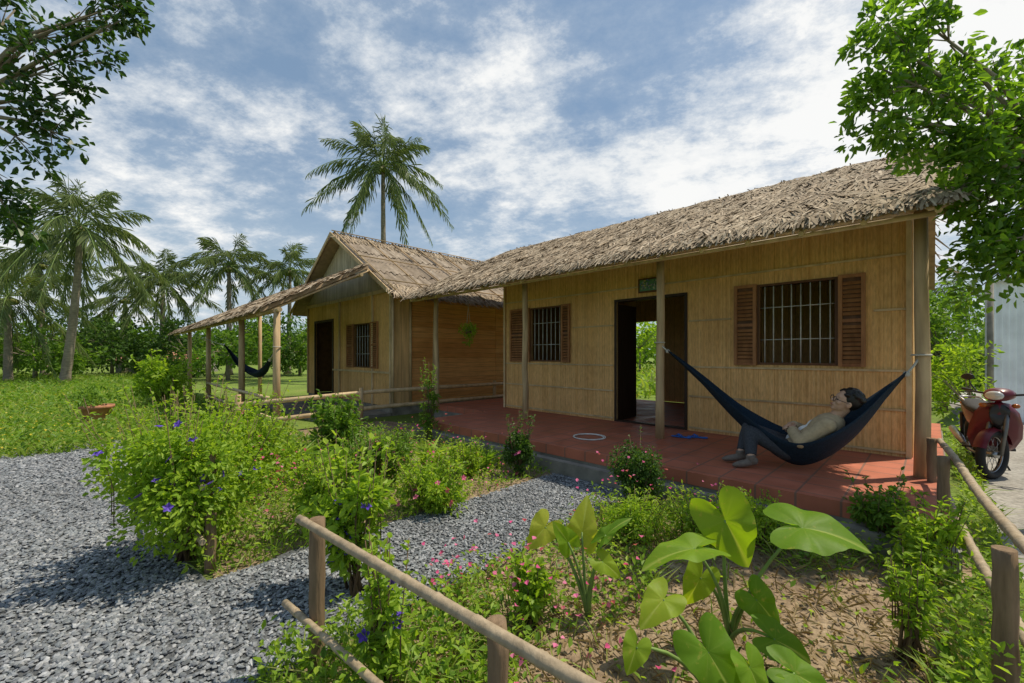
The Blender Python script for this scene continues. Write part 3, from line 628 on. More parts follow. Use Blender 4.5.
for (px,py,Y,r),nm in zip(bt,names):
    X=(px-512)/F*Y; h=(CZ-(py-HY)/F*Y)+.6
    cs=[(X+random.uniform(-1,1)*r,Y+random.uniform(-1,1)*1.2,random.uniform(.3,1)*h) for _ in range(16)]
    tree('bushy_tree','bushy green tree in the far tree line, '+nm,X,Y,[(X,Y,0),(X,Y,h*.3),(X,Y,h*.5)],cs,[r*.28]*16,1900,.28,.15,[M['L_mid'],M['L_dark'],M['L_mid']][px%3],.12)
rb=[(935,305,11,1.3,'behind the right porch post'),(968,312,14,1.7,'above the motorbike seat'),(1005,330,18,2.2,'beyond the grey metal shed')]
for px,py,Y,r,nm in rb:
    X=(px-512)/F*Y; h=(CZ-(py-HY)/F*Y)+.3
    cs=[(X+random.uniform(-1,1)*r*.7,Y+random.uniform(0,1)*1.2,random.uniform(.15,1)*h) for _ in range(16)]
    tree('bushy_tree','bushy tree at right '+nm,X,Y+1,[(X,Y+1,0),(X,Y+1,h*.3),(X,Y+1,h*.5)],cs,[r*.3]*16,2300,.16,.09,M['L_mid'],.1)
for px,Y,r,nm in ((640,34,3,'left'),(665,36,3,'right')):
    X=(px-512)/F*Y; cs=[(X+random.uniform(-1,1)*r,Y+random.uniform(-1,1),random.uniform(1.3,4)) for _ in range(14)]
    tree('bushy_tree','distant tree seen through the open doorways, '+nm+' of the gap',X,Y,[(X,Y,0),(X,Y,2)],cs,[.8]*14,900,.35,.2,M['L_bright'],.1)
mb=MB(); n=11000; th=rng.uniform(-1.25,1.25,n); rr=rng.uniform(70,85,n); hh=rng.uniform(0,1,n)**.7*(3.6+1.6*np.sin(th*23)+1.0*np.sin(th*57+1))
p=np.stack([np.sin(th)*rr,np.cos(th)*rr,np.maximum(hh,0)],1); mb.leaves(p,runit(n),runit(n)+A([0,0,.5]),1.3,.9); tag(mb.build('distant_trees',M['L_mid'],fixed=True),'far-off band of trees along the horizon','trees',kind='stuff')

# ground cover
def inlane(x,y):
    u=(y-x)*S2; v=(x+y)*S2
    lane=(v<.42)&(v>-2.0+.1*u)&(u<9.0); path=(u>2.12)&(u<3.28)&(v<4)&(v>.3)
    porch=(u>-.2)&(u<6.45)&(v>3.98)&(v<10.1); por2=(u>6.4)&(u<19)&(v>5.2)&(v<11.2); h2=(u>9)&(u<14.7)&(v>3.3)&(v<11); yard=(u<-.40)&(v>1)
    return lane|path|porch|por2|h2|yard
def cover(name,label,n,xr,yr,L,Wd,mat,kind='blade',cond=None,h=.0,clump=.06,cat='grass',pw=1.6):
    Y=yr[0]+(yr[1]-yr[0])*rng.uniform(0,1,n)**pw; X=Y*rng.uniform(xr[0],xr[1],n)
    g=rng.normal(size=(n,2))*clump; X=X+g[:,0]; Y=Y+g[:,1]
    k=~inlane(X,Y)
    if cond is not None: k&=cond(X,Y)
    X,Y=X[k],Y[k]; n=len(X); sc=1+np.clip((Y-4)*.06,0,1.2)
    patch=.55+.45*np.sin(X*2.1+np.sin(Y*1.7)*2)*np.cos(Y*1.9)+.25*np.sin(X*7+2)*np.sin(Y*6)+rng.uniform(0,.6,n); patch=np.maximum(patch,.12)
    p=np.stack([X,Y,h*rng.uniform(0,1,n)*patch],1); D=runit(n); D[:,2]=np.abs(D[:,2])+.6 if kind=='blade' else np.abs(D[:,2])*.7+.1
    mb=MB()
    if kind=='blade': mb.blades(p,D,L*sc*rng.uniform(.5,1.3,n)*patch,Wd*sc,rng.uniform(.05,.45,n))
    else: mb.leaves(p,D,runit(n)*.5+A([0,0,1]),L*sc*rng.uniform(.6,1.2,n),Wd*sc)
    return tag(mb.build(name,mat,fixed=True),label,cat,kind='stuff')
UVf=lambda x,y:((y-x)*S2,(x+y)*S2)
def garden(x,y): u,v=UVf(x,y); return (v>.5)&(v<4.0)&(u>-.3)
def notbare(x,y):
    u,v=UVf(x,y); b=((u<1.25+.15*np.sin(v*5))&(u>-.02)&(v>1.3)&(v<3.5+.2*np.sin(u*7)))|((u>1.25)&(u<2.0)&(v>1.6)&(v<2.5)&(rng.uniform(size=len(x))<.6)); return (v>.5)&~(b&(rng.uniform(size=len(x))<.94))
cover('field_grass','short green grass on the field left of the houses',40000,(-1.5,-.35),(5,30),.17,.014,M['L_grass'],cond=lambda x,y:UVf(x,y)[1]<2.6+0*x,pw=1.5)
cover('field_weeds','low broad-leaved weeds mixed into the left field',14000,(-1.5,-.35),(5.5,26),.08,.04,M['L_mid'],'leaf',h=.24,cat='weeds',pw=1.4,cond=lambda x,y:(UVf(x,y)[1]<2.6)|(y<7))
cover('garden_grass','tufts of grass growing between the garden plants',26000,(-1.3,1.2),(1.2,7.5),.21,.008,M['L_grass'],cond=notbare,pw=1.2)
cover('garden_weeds','bright small-leaved weeds covering the garden beds',38000,(-1.3,1.2),(1.3,7.5),.042,.020,M['L_bright'],'leaf',cond=notbare,h=.26,cat='weeds',pw=1.2)
cover('garden_creeper','darker creeping ground cover in the garden beds',14000,(-1.3,1.2),(1.3,7.5),.048,.028,M['L_mid'],'leaf',cond=notbare,h=.15,cat='ground cover',pw=1.2)
cover('leaf_litter','dry brown leaves scattered over the bare soil',7000,(-.2,1.25),(1.2,4.6),.04,.014,M['L_dry'],'leaf',cond=garden,h=.01,cat='leaf litter')
cover('dry_straw','dry straw stalks lying on the garden soil',2600,(-.2,1.25),(1.3,4.4),.12,.004,M['L_dry'],'leaf',cond=garden,h=.02,cat='straw')
cover('pink_flowers','small pink flowers dotted through the garden weeds',5500,(-1.2,.5),(1.8,6),.030,.028,M['pink'],'leaf',cond=lambda x,y:notbare(x,y)&(np.sin(x*2.3)*np.cos(y*2.9+1)>.0),h=.46,cat='flowers')
cover('far_grass','grass beyond the houses and by the pond',9000,(-.2,1.5),(14,45),.35,.05,M['L_grass'],cond=lambda x,y:UVf(x,y)[1]>11,pw=1.3)
cover('field_flowers','tiny white and yellow flowers on the left field',500,(-1.3,-.6),(6,16),.03,.03,M['yellow'],'leaf',h=.3,cat='flowers')
mb=MB(); u=rng.uniform(-.05,2,2200); v=rng.uniform(.8,3.9,2200); sz=rng.uniform(.004,.016,2200); rocks(mb,uv2w(u,v,sz*.3+.004),sz); tag(mb.build('soil_clods',M['soil'],fixed=True),'small clods of earth on the bare garden soil','soil clods',kind='stuff')

# shrubs
shrub('pea_vine_shrub','sprawling bright green shrub with violet flowers swallowing the left fence','shrub',-2.30,2.95,.58,1.12,9500,.044,.026,M['L_bright'],flowers=M['blue'],nf=34,fs=.03,clumps=60,spr=50)
shrub('pea_vine_shrub','rounded bright green bush behind the violet-flowered shrub','shrub',-2.70,4.2,.62,1.02,5600,.050,.028,M['L_bright'],flowers=M['pink'],nf=12,clumps=42,spr=36)
shrub('pea_vine_shrub','upright violet-flowered vine just behind the front fence post','vine',-.96,2.55,.26,.84,1700,.060,.036,M['L_bright'],flowers=M['blue'],nf=12,fs=.036,spr=20)
shrub('pea_vine_shrub','thin vine with violet flowers climbing the front bamboo rails','vine',-.52,1.75,.13,.62,600,.044,.027,M['L_bright'],flowers=M['blue'],nf=6,fs=.028,clumps=16,spr=14)
shrub('garden_shrub','leafy shrub in front of the gabled house window','shrub',-2.50,6.0,.42,.80,1700,.085,.042,M['L_mid'],clumps=30,spr=20)
shrub('garden_shrub','low dark shrub in front of the bamboo railing','shrub',-1.6,5.7,.30,.36,1200,.05,.024,M['L_dark'],clumps=24,spr=10)
shrub('garden_shrub','slim potted shrub leaning on the low bamboo railing','shrub',-1.38,7.0,.17,1.2,600,.065,.026,M['L_mid'],clumps=14)
shrub('garden_shrub','dark upright shrub left of the round shrub by the porch edge','shrub',.09,5.05,.20,.66,1700,.045,.026,M['L_dark'],flowers=M['pink'],nf=5,clumps=20)
shrub('round_shrub','clipped round dark green shrub at the porch edge below the doorway','shrub',1.17,3.90,.28,.70,5200,.032,.018,M['L_dark'],clumps=44,spr=2)
shrub('garden_shrub','feathery low shrub in front of the round shrub','shrub',.95,3.25,.32,.34,2000,.036,.014,M['L_bright'],spr=22)
shrub('garden_shrub','low bright shrub below the hammock','shrub',1.5,3.2,.36,.38,2400,.04,.015,M['L_bright'],spr=26)
shrub('garden_shrub','spreading low shrub between the hammock and the big taro leaves','shrub',1.9,3.2,.3,.34,1800,.036,.016,M['L_bright'],spr=20)
shrub('garden_shrub','red and green leaved shrub beside the right porch post','shrub',2.75,3.1,.24,.50,1200,.055,.028,M['L_mid'],flowers=M['L_red'],nf=16,fs=.045)
shrub('garden_shrub','bright leafy shrub against the right bamboo fence','shrub',2.62,2.66,.20,.52,1200,.05,.024,M['L_bright'],spr=16)
shrub('garden_shrub','thin vine tangled on the nearer right fence post','vine',1.88,1.98,.10,.5,320,.045,.02,M['L_bright'],clumps=12)
shrub('garden_shrub','small bright seedling shrub left of the taro plants','shrub',.12,2.25,.12,.33,300,.06,.03,M['L_bright'],clumps=10)
shrub('garden_shrub','bushy weed mound beside the middle of the gravel path','shrub',-.75,3.9,.36,.46,2200,.052,.024,M['L_bright'],flowers=M['pink'],nf=14,spr=30)
shrub('garden_shrub','loose light shrub in the middle of the left bed','shrub',-1.45,4.6,.40,.56,2200,.055,.025,M['L_mid'],flowers=M['pink'],nf=14,spr=36)
shrub('garden_shrub','airy tall weed left of the mound beside the path','shrub',-1.5,3.4,.30,.58,1100,.062,.028,M['L_bright'],spr=38)
shrub('garden_shrub','airy low weed in front of the porch corner step','shrub',-.55,5.0,.28,.42,1100,.05,.022,M['L_bright'],spr=22)
shrub('garden_shrub','spindly shrub left of the lean-to porch posts','shrub',-9.9,12,.8,1.5,1300,.15,.07,M['L_bright'])
def lily(x,y,h,n,label,mat):
    mb=MB(); a=rng.uniform(0,2*PI,n); D=np.stack([np.cos(a)*.5,np.sin(a)*.5,rng.uniform(.6,1.3,n)],1); p=np.tile(A([x,y,0.]),(n,1))+rng.normal(size=(n,3))*A([.05,.05,0]); p[:,2]=0
    mb.blades(p,D,h*rng.uniform(.6,1.1,n),.035,rng.uniform(.15,.5,n)); tag(mb.build('lily_clump',mat),label,'plant')
lily(-2.5,4.9,.66,70,'strappy-leaved lily clump nearest the bright left shrubs',M['L_bright']); lily(-1.9,4.95,.66,70,'strappy-leaved lily clump in front of the leafy window shrub',M['L_mid']); lily(-1.0,5.2,.55,60,'strappy-leaved lily clump near the gravel path end',M['L_bright']); lily(-.35,5.3,.42,40,'small strappy clump beside the dark upright shrub',M['L_mid'])
# taro
def mth2(nt,a,k):
    n=nt.nodes.new('ShaderNodeMath'); n.operation='MULTIPLY'; nt.links.new(a,n.inputs[0]); n.inputs[1].default_value=k; return n.outputs[0]
def taromat():
    m,nt,b=newmat('taro leaf'); at=nt.nodes.new('ShaderNodeAttribute'); at.attribute_name='vein'; oi=nt.nodes.new('ShaderNodeObjectInfo')
    base=ramp(nt,[(0,(.17,.33,.03)),(.45,(.28,.45,.04)),(.8,(.42,.52,.05)),(1,(.58,.58,.10))],oi.outputs['Random']); n=noise(nt,coords(nt),9,4); base=mix(nt,base,mix(nt,base,(.55,.68,.5),1,'MULTIPLY'),n)
    n2=noise(nt,coords(nt),30,4); base=mix(nt,base,(.45,.42,.10),ramp(nt,[(.62,(0,0,0)),(.72,(.6,)*3)],n2))
    c=mix(nt,base,(.55,.64,.18),mth2(nt,at.outputs['Fac'],.30)); nt.links.new(c,b.inputs['Base Color']); b.inputs['Roughness'].default_value=.5; b.inputs['Specular IOR Level'].default_value=.25
    t=nt.nodes.new('ShaderNodeBsdfTranslucent'); nt.links.new(mix(nt,c,(1.75,1.55,.3),1,'MULTIPLY'),t.inputs[0]); ms=nt.nodes.new('ShaderNodeMixShader'); ms.inputs[0].default_value=.58
    bump(nt,b,n2,.2,.01)
    nt.links.new(b.outputs[0],ms.inputs[1]); nt.links.new(t.outputs[0],ms.inputs[2]); nt.links.new(ms.outputs[0],nt.nodes['Material Output'].inputs[0]); return m
M['taro']=taromat()
HEART=[(0,1.12),(8,.99),(18,.84),(32,.70),(50,.62),(70,.59),(90,.60),(110,.66),(130,.74),(146,.74),(158,.60),(167,.40),(174,.20),(180,.08)]
def taro_leaf(root,att,tip,nor,L,Wf,base):
    att=A(att,float); T=nrm(A(tip,float)); N=A(nor,float); N=nrm(N-T*np.dot(N,T)); S=np.cross(T,N); ph=random.uniform(0,6)
    na,nr=72,9; vs=[];vein=[]; ha=[h[0] for h in HEART]; hr_=[h[1] for h in HEART]
    for j in range(nr+1):
        r=j/nr
        for i in range(na):
            th=2*PI*i/na; dg=math.degrees(th); dg=dg if dg<=180 else 360-dg
            rad=np.interp(dg,ha,hr_)*(1+.012*math.sin(th*13+ph)+.02*math.sin(th*3+ph))
            x=rad*math.cos(th); y=rad*math.sin(th)*Wf
            z=-.26*(x*r)**2*(1 if x>0 else .5)-.42*(y*r)**2+.30*abs(y*r)+.005*math.cos(th*12)*r+.05*math.sin(th*5+ph)*r*r
            vs.append(att+(T*x*r+S*y*r+N*z)*L)
            vein.append(3.0*(1-r*.5) if i==0 else (.55*(1-r) if dg in (45.,90.,135.) or i%9==0 else 0))
    mb=MB(); mb.add(vs,[[j*na+i,(j+1)*na+i,(j+1)*na+(i+1)%na,j*na+(i+1)%na] for j in range(nr) for i in range(na)],0,True)
    o=mb.build('leaf',M['taro'],root); a=o.data.attributes.new('vein','FLOAT','POINT')
    if len(o.data.vertices)==len(vein): a.data.foreach_set('value',vein)
    b=A(base,float); mid=(b+att)/2+A([0,0,.08])-T*.06; pts=[]
    for k in range(7):
        s=k/6; pts.append(tuple((1-s)**2*b+2*s*(1-s)*mid+s*s*att))
    mb=MB(); mb.tube(pts,[.013-.008*k/6 for k in range(7)],7); mb.build('stem',M['stem'],o)
def taro(label,base,lvs):
    t=thing('taro_plant',label,'taro plant',base)
    for (px,py,Y,tip,nor,L,Wf) in lvs: taro_leaf(t,P(px,py,Y),tip,nor,L*.90,Wf,base)
taro('taro plant with upright heart-shaped leaves, left of the larger taro',(.42,2.3,0),[
 (545,527,2.35,(-.35,-.2,-.35),(.2,-.8,.6),.15,1.0),(582,532,2.35,(.15,.1,.75),(-.1,-1,.1),.19,.85),(568,542,2.3,(-.3,-.2,.5),(.3,-1,.2),.14,.85),
 (606,535,2.3,(.7,.1,.6),(-.6,-.5,.6),.17,.45),(603,562,2.25,(.6,-.2,-.4),(.2,-.8,.6),.12,.9)])
taro('tallest taro plant with very large leaves in the right foreground',(1.1,2.12,0),[
 (694,549,2.0,(-.95,-.1,-.06),(.05,-.12,1),.27,.68),(725,520,2.1,(.40,-.2,-.85),(-.35,-1,.35),.27,.92),(803,528,1.95,(.85,-.35,-.0),(-.1,-.26,.95),.27,1.15),
 (757,600,2.0,(.5,-.2,-.6),(-.1,-.9,.5),.17,.9),(700,578,2.1,(-.3,-.1,-.5),(0,-.9,.5),.16,.9),(775,640,1.85,(.8,-.2,-.3),(0,-.6,.8),.18,.9)])
taro('low taro plant at the bottom edge with overlapping leaves',(.85,1.72,0),[
 (663,600,1.8,(-.6,-.4,-.3),(-.1,-.6,.8),.15,.95),(708,652,1.6,(.35,-.4,-.6),(-.1,-.8,.6),.20,.95),(636,648,1.65,(-.3,-.3,-.5),(-.2,-.9,.5),.10,.95),(795,674,1.6,(.8,-.3,-.3),(.1,-.5,.8),.18,.8),(750,668,1.55,(.2,-.3,-.6),(.2,-.8,.6),.13,.9)])

# ------------------------------------------------------------------ hammocks
def hammock(label,keys,post_a,post_b):
    t=thing('hammock',label,'hammock',W(*keys[3][:3]))
    K=A(keys,float); n=60; tt=np.linspace(0,len(K)-1,n); 
    def cr(x):
        i=int(min(x,len(K)-1.0001)); f=x-i; p0=K[max(i-1,0)];p1=K[i];p2=K[min(i+1,len(K)-1)];p3=K[min(i+2,len(K)-1)]
        return .5*((2*p1)+(-p0+p2)*f+(2*p0-5*p1+4*p2-p3)*f*f+(-p0+3*p1-3*p2+p3)*f**3)
    m=19; vs=[]
    for x in tt:
        u,v,z,w_,h1,h2=cr(x)
        for j in range(m):
            s=-1+2*j/(m-1); hh=h1 if s<0 else h2
            rip=.008*math.sin(j*2.4+x*3)*(1 if w_<.2 else .6)
            vs.append(W(u,v+s*w_,z+hh*abs(s)**1.8+rip))
    mb=MB(); mb.add(vs,[[i*m+j,i*m+j+1,(i+1)*m+j+1,(i+1)*m+j] for i in range(n-1) for j in range(m-1)],0,True)
    o=mb.build('cloth',M['hammock'],t); sm=o.modifiers.new('t','SOLIDIFY'); sm.thickness=.004
    for e,pst in ((K[0],post_a),(K[-1],post_b)):
        mb=MB(); p=Vector(W(*e[:3])); q=Vector(W(*pst)); mb.tube([p,p.lerp(q,.5)-Vector((0,0,.01)),q],.011,6)
        mb.torus(q,.066,.010,(0,0,1),20,6); mb.ell(tuple(p),.028); mb.build('cord',M['cord'],t)
hammock('navy cloth hammock slung between the porch posts of the right house',
 [(2.50,5.45,1.50,.02,.02,.02),(2.02,5.32,1.11,.055,.08,.09),(1.50,5.12,.66,.13,.19,.20),(1.08,5.0,.38,.24,.26,.28),(.80,5.0,.40,.27,.24,.32),(.52,5.10,.67,.23,.16,.28),(.30,5.26,1.05,.09,.07,.12),(.17,5.40,1.27,.025,.02,.02)],(2.64,5.5,1.62),(.07,5.5,1.45))
hammock('dark hammock hanging under the lean-to porch of the gabled house',
 [(13.9,2.6,1.72,.02,.02,.02),(13.0,2.6,1.42,.05,.05,.05),(12.1,2.6,1.14,.10,.09,.09),(11.3,2.65,.98,.13,.11,.11),(10.6,2.65,.96,.12,.10,.10),(10.0,2.6,1.10,.08,.07,.07),(9.5,2.55,1.34,.02,.02,.02)],(15.2,2.45,1.9),(8.68,2.45,1.6))

# ------------------------------------------------------------------ person
PR=thing('person','person in beige jacket and dark jeans reclining in the navy hammock','person',W(1.0,5.0,.36))
def V3(u,v,z): return A(W(u,v,z))
Hc=V3(.575,5.02,1.01)
def dirv(u,v,z): return nrm(A(W(u,v,z)))
crown=dirv(-.40,-.04,.91); face=A(dirv(.80,-.46,.34)); face=nrm(face-crown*np.dot(face,crown)); side=np.cross(crown,face)
HX=A([face,side,crown])
def hp(f,s,c): return Hc+face*f+side*s+crown*c
body=MB()
body.ell(hp(-.008,0,.018),(.098,.078,.105),HX,20,14)
body.ell(hp(.022,0,-.045),(.068,.060,.068),HX,18,12); body.ell(hp(.062,0,-.088),(.026,.03,.022),HX)
body.ell(hp(.062,0,.035),(.03,.055,.018),HX)
body.tube([hp(.082,0,.025),hp(.103,0,-.012),hp(.112,0,-.022)],[.010,.014,.012],8); body.ell(hp(.102,0,-.022),(.016,.019,.012),HX)
body.ell(hp(.084,0,-.055),(.016,.026,.013),HX)
for s in (-1,1):
    body.ell(hp(-.005,s*.082,-.01),(.020,.010,.034),HX,10,8); body.ell(hp(.06,s*.038,-.022),(.025,.022,.022),HX)
neck=V3(.655,5.04,.86); chest=V3(.755,5.04,.71); pel=V3(1.02,5.0,.495)
body.tube([hp(-.015,0,-.06),neck,chest],[.055,.056,.08],12)
shN=V3(.70,4.875,.785); shF=V3(.70,5.20,.785); elN=V3(.89,4.79,.615); elF=V3(.93,5.28,.65); wrN=V3(1.0,4.96,.715); wrF=V3(1.02,5.05,.74)
AX=A([nrm(A(W(.6,0,-.62))),A(W(0,1,0)),nrm(A(W(.62,0,.6)))])
def torso(mb,g=0):
    mb.ell(V3(.735,5.04,.74),(.16+g,.165+g,.105+g),AX,18,12); mb.ell(V3(.84,5.025,.625),(.15+g,.15+g,.10+g),AX,18,12); mb.ell(V3(.95,5.01,.53),(.13+g,.15+g,.10+g),AX,18,12)
def arm(mb,a,b2,c,g=0,full=True):
    mb.tube([a,(a+b2)/2,b2],[.058+g,.052+g,.044+g],12); mb.ell(tuple(a),.062+g); mb.ell(tuple(b2),.045+g)
    e=c if full else b2+(c-b2)*.88
    mb.tube([b2,(b2+e)/2,e],[.044+g,.040+g,.028+g*1.3],12)
def leg(mb,h,k,a,g=0,full=True):
    mb.ell(tuple(h),.088+g); mb.tube([h,(h+k)/2,k],[.088+g,.076+g,.058+g],14); mb.ell(tuple(k),.060+g); e=a if full else k+(a-k)*.88
    mb.tube([k,k+(e-k)*.35,e],[.056+g,.058+g,.038+g],14)
torso(body); arm(body,shN,elN,wrN); arm(body,shF,elF,wrF)
hN=V3(1.02,4.92,.50); hF=V3(1.02,5.09,.50); kN=V3(1.35,4.88,.64); kF=V3(1.40,5.02,.66); aN=V3(1.29,4.70,.40); aF=V3(1.42,4.82,.41)
leg(body,hN,kN,aN); leg(body,hF,kF,aF)
def hand(mb,w_,d,outn,thumb):
    d=nrm(d); s=nrm(np.cross(d,outn)); outn=np.cross(s,d); mb.ell(tuple(w_+d*.045),(.048,.040,.016),A([d,s,outn]),12,8); mb.tube([w_-d*.02,w_+d*.02],[.026,.03],10)
    for k,(o,l) in enumerate(((-.030,.062),(-.010,.076),(.010,.080),(.030,.072))):
        p0=w_+d*.07+s*o*thumb; p1=p0+d*l*.45+s*o*.2; p2=p1+d*l*.33-outn*.012; p3=p2+d*l*.2-outn*.018
        mb.tube([p0,p1,p2,p3],[.010,.0095,.0085,.007],8)
    q=w_+d*.02+s*.034*thumb; mb.tube([q,q+d*.03+s*.028*thumb,q+d*.055+s*.036*thumb-outn*.01],[.013,.011,.008],8)
outn=nrm(A(W(.55,-.2,.8)))
hand(body,wrN,A(W(.15,.35,-.05)),outn,1); hand(body,wrF,A(W(.10,-.36,-.02)),outn,-1)
ub=union(body,.0065,3); ub.build('body',M['skin'],PR)
j=MB(); torso(j,.022); arm(j,shN,elN,wrN,.018,False); arm(j,shF,elF,wrF,.018,False); j.ell(tuple(V3(.665,5.04,.825)),(.085,.11,.05),AX)
for q in range(6):
    s=q/6; c=elN+(shN-elN)*s; j.torus(tuple(c),.056+.012*s,.008,tuple((shN-elN)),20,6)
j=union(j,.009,3); j.build('jacket',M['jacket'],PR)
j=MB(); fr=nrm(A(W(.62,-.12,.72)))
for s,(c,w_) in enumerate(((V3(.715,5.035,.77),.030),(V3(.78,5.025,.715),.034),(V3(.86,5.015,.645),.038),(V3(.95,5.0,.567),.05))):
    j.ell(tuple(c+fr*.068),(.07,w_,.05),AX,14,10)
j=union(j,.01,4); j.build('shirt',M['tee'],PR)
j=MB(); leg(j,hN,kN,aN,.012,False); leg(j,hF,kF,aF,.012,False); j.ell(tuple(pel),(.13,.165,.105),AX)
j=union(j,.01,3); j.build('jeans',M['jeans'],PR)
for a,d in ((aN,A(W(.20,-.16,-.05))),(aF,A(W(.23,-.11,-.05)))):
    j=MB(); d=nrm(d); upv=A([0,0,1.]); s_v=nrm(np.cross(d,upv)); n_v=nrm(np.cross(s_v,d))
    j.ell(tuple(a+d*.07-n_v*.03),(.125,.043,.036),A([d,s_v,n_v])); j.tube([a+n_v*.04,a-n_v*.02],[.044,.044],12); j.ell(tuple(a-d*.02-n_v*.02),.043)
    j=union(j,.008,3); j.build('shoe',M['shoe'],PR)
hr=MB(); hr.ell(hp(-.030,0,.035),(.100,.090,.108),HX,22,16)
for i in range(90):
    th=random.uniform(0,2*PI); ph=random.uniform(0,1.3); d=face*(math.sin(ph)*math.cos(th))+side*(math.sin(ph)*math.sin(th))+crown*math.cos(ph)
    c=hp(-.025,0,.035)+d*A([.1]); 
    if np.dot(c-Hc,face)>.055: continue
    hr.ell(tuple(c),(.022,.014,.016),HX,8,6)
hr=union(hr,.007,2,.4); hr.build('hair',M['hair'],PR)
for s in (-1,1):
    e=MB(); e.ell(hp(.083,s*.031,.004),(.008,.012,.006),HX,12,8); e.build('eye',M['soot'],PR)
e=MB(); e.ell(hp(.098,0,-.056),(.006,.022,.005),HX,12,6); e.build('mouth',M['lips'],PR)
g=MB()
for s in (-1,1):
    g.torus(tuple(hp(.106,s*.034,.001)),.024,.0024,tuple(face),22,6); g.tube([hp(.104,s*.058,.006),hp(.0,s*.090,.006)],.0022,6)
g.tube([hp(.108,-.010,.004),hp(.110,.010,.004)],.0022,6); g.build('glasses',M['iron'],PR)

# ------------------------------------------------------------------ motorbike
BK=thing('motorbike','maroon and black underbone motorbike parked beside the right house wall','motorbike',(6.02,5.34,0),rot=math.atan2(-.80,-.60),local=True)
st=math.radians(-34)
def steer(v):
    v=np.asarray(v,float); c,s=math.cos(st),math.sin(st); x=v[:,0]-.50; y=v[:,1]; return np.stack([.50+x*c-y*s,x*s+y*c,v[:,2]],1)
def sbuild(mb,name,mat,par,st_=False):
    if st_: mb.V=[steer(v) for v in mb.V]
    return mb.build(name,mat,par)
def wheel(x,front):
    mb=MB(); mb.torus((x,0,.29),.245,.042,(0,1,0),40,12); t=sbuild(mb,'wheel',M['black'],BK,front)
    mb=MB(); mb.torus((x,0,.29),.212,.012,(0,1,0),36,8); 
    for k in range(18):
        a=2*PI*k/18; mb.tube([(x+.03*math.cos(a+.6),(-1)**k*.025,.29+.03*math.sin(a+.6)),(x+.21*math.cos(a),0,.29+.21*math.sin(a))],.003,4)
    mb.tube([(x,-.05,.29),(x,.05,.29)],.036,12); sbuild(mb,'rim',M['chrome'],t,front)
wheel(.62,True); wheel(-.60,False)
mb=MB(); 
for s in (-1,1): mb.tube([(.62,s*.07,.29),(.52,s*.07,.62),(.47,s*.06,.80)],[.02,.024,.024],8)
sbuild(mb,'front_fork',M['grey'],BK,True)
mb=MB(); vs=[]
for i in range(15):
    a=math.radians(20+i*10)
    for j_,yy in enumerate((-.06,-.035,0,.035,.06)): rr=.315-abs(yy)*.5; vs.append((.62+rr*math.cos(a),yy,.29+rr*math.sin(a)))
mb.add(vs,[[i*5+j_,i*5+j_+1,(i+1)*5+j_+1,(i+1)*5+j_] for i in range(14) for j_ in range(4)],0,True); sbuild(mb,'front_fender',M['red'],BK,True)
mb=MB(); mb.loft([(.36,.98,.05,.05),(.42,.985,.12,.075),(.50,.985,.13,.08),(.57,.975,.10,.07),(.60,.97,.06,.04)],18); sbuild(mb,'handlebar_cowl',M['red'],BK,True)
mb=MB(); mb.ell((.575,0,.975),(.045,.085,.055)); sbuild(mb,'headlight',M['lens'],BK,True)
mb=MB(); mb.tube([(.36,-.36,1.02),(.44,-.22,1.0),(.46,0,.97),(.44,.22,1.0),(.36,.36,1.02)],.013,8); hb=sbuild(mb,'handlebar',M['plastic'],BK,True)
for s in (-1,1):
    mb=MB(); mb.tube([(.40,s*.27,1.01),(.345,s*.38,1.025)],.019,10); mb.tube([(.44,s*.24,1.0),(.46,s*.36,.99)],.006,6); sbuild(mb,'grip',M['black'],hb,True)
    mb=MB(); mb.tube([(.42,s*.22,1.0),(.42,s*.28,1.10),(.40,s*.30,1.15)],.007,6); mb.ell((.40,s*.31,1.18),(.015,.065,.04)); sbuild(mb,'mirror',M['plastic'],BK,True)
    mb=MB(); mb.ell((.53,s*.13,.86),(.04,.035,.028)); sbuild(mb,'indicator',M['amber'],BK)
mb=MB(); # leg shield
vs=[]; rows=[(.50,.90,.10),(.50,.80,.17),(.46,.65,.21),(.40,.50,.22),(.34,.38,.18),(.28,.30,.12)]
for (x,z,wd) in rows:
    for k in range(9):
        s=-1+k/4; vs.append((x-.10*abs(s)**1.6+.03,s*wd,z-.03*abs(s)))
mb.add(vs,[[i*9+k,i*9+k+1,(i+1)*9+k+1,(i+1)*9+k] for i in range(5) for k in range(8)],0,True); o=mb.build('leg_shield',M['red'],BK); sm=o.modifiers.new('t','SOLIDIFY'); sm.thickness=.014
mb=MB(); mb.loft([(.50,.86,.04,.06),(.54,.80,.085,.07),(.545,.72,.08,.08),(.50,.62,.05,.06)],14); mb.build('front_cowl',M['plastic'],BK)
mb=MB(); mb.tube([(.44,0,.86),(.30,0,.60),(.10,0,.50),(-.15,0,.55),(-.55,0,.70)],[.035,.035,.035,.03,.025],8); mb.build('frame',M['iron'],BK)
mb=MB(); mb.loft([(.22,.50,.05,.07),(.0,.56,.10,.11),(-.25,.64,.13,.12),(-.55,.72,.12,.09),(-.80,.78,.07,.05),(-.9,.80,.03,.02)],18,0,.8); mb.build('side_cover',M['red'],BK)
mb=MB(); mb.loft([(.12,.70,.06,.03),(.0,.735,.11,.045),(-.25,.75,.13,.05),(-.45,.79,.13,.05),(-.68,.81,.10,.035),(-.72,.81,.05,.02)],18,0,.7); mb.build('seat',M['black'],BK)
mb=MB(); mb.xbox(.0,.24,-.09,.09,.27,.44); mb.tube([(.20,0,.36),(.36,0,.38)],[.06,.055],12); 
for k in range(6): mb.tube([(.24+k*.02,0,.365),(.248+k*.02,0,.365)],.075,14)
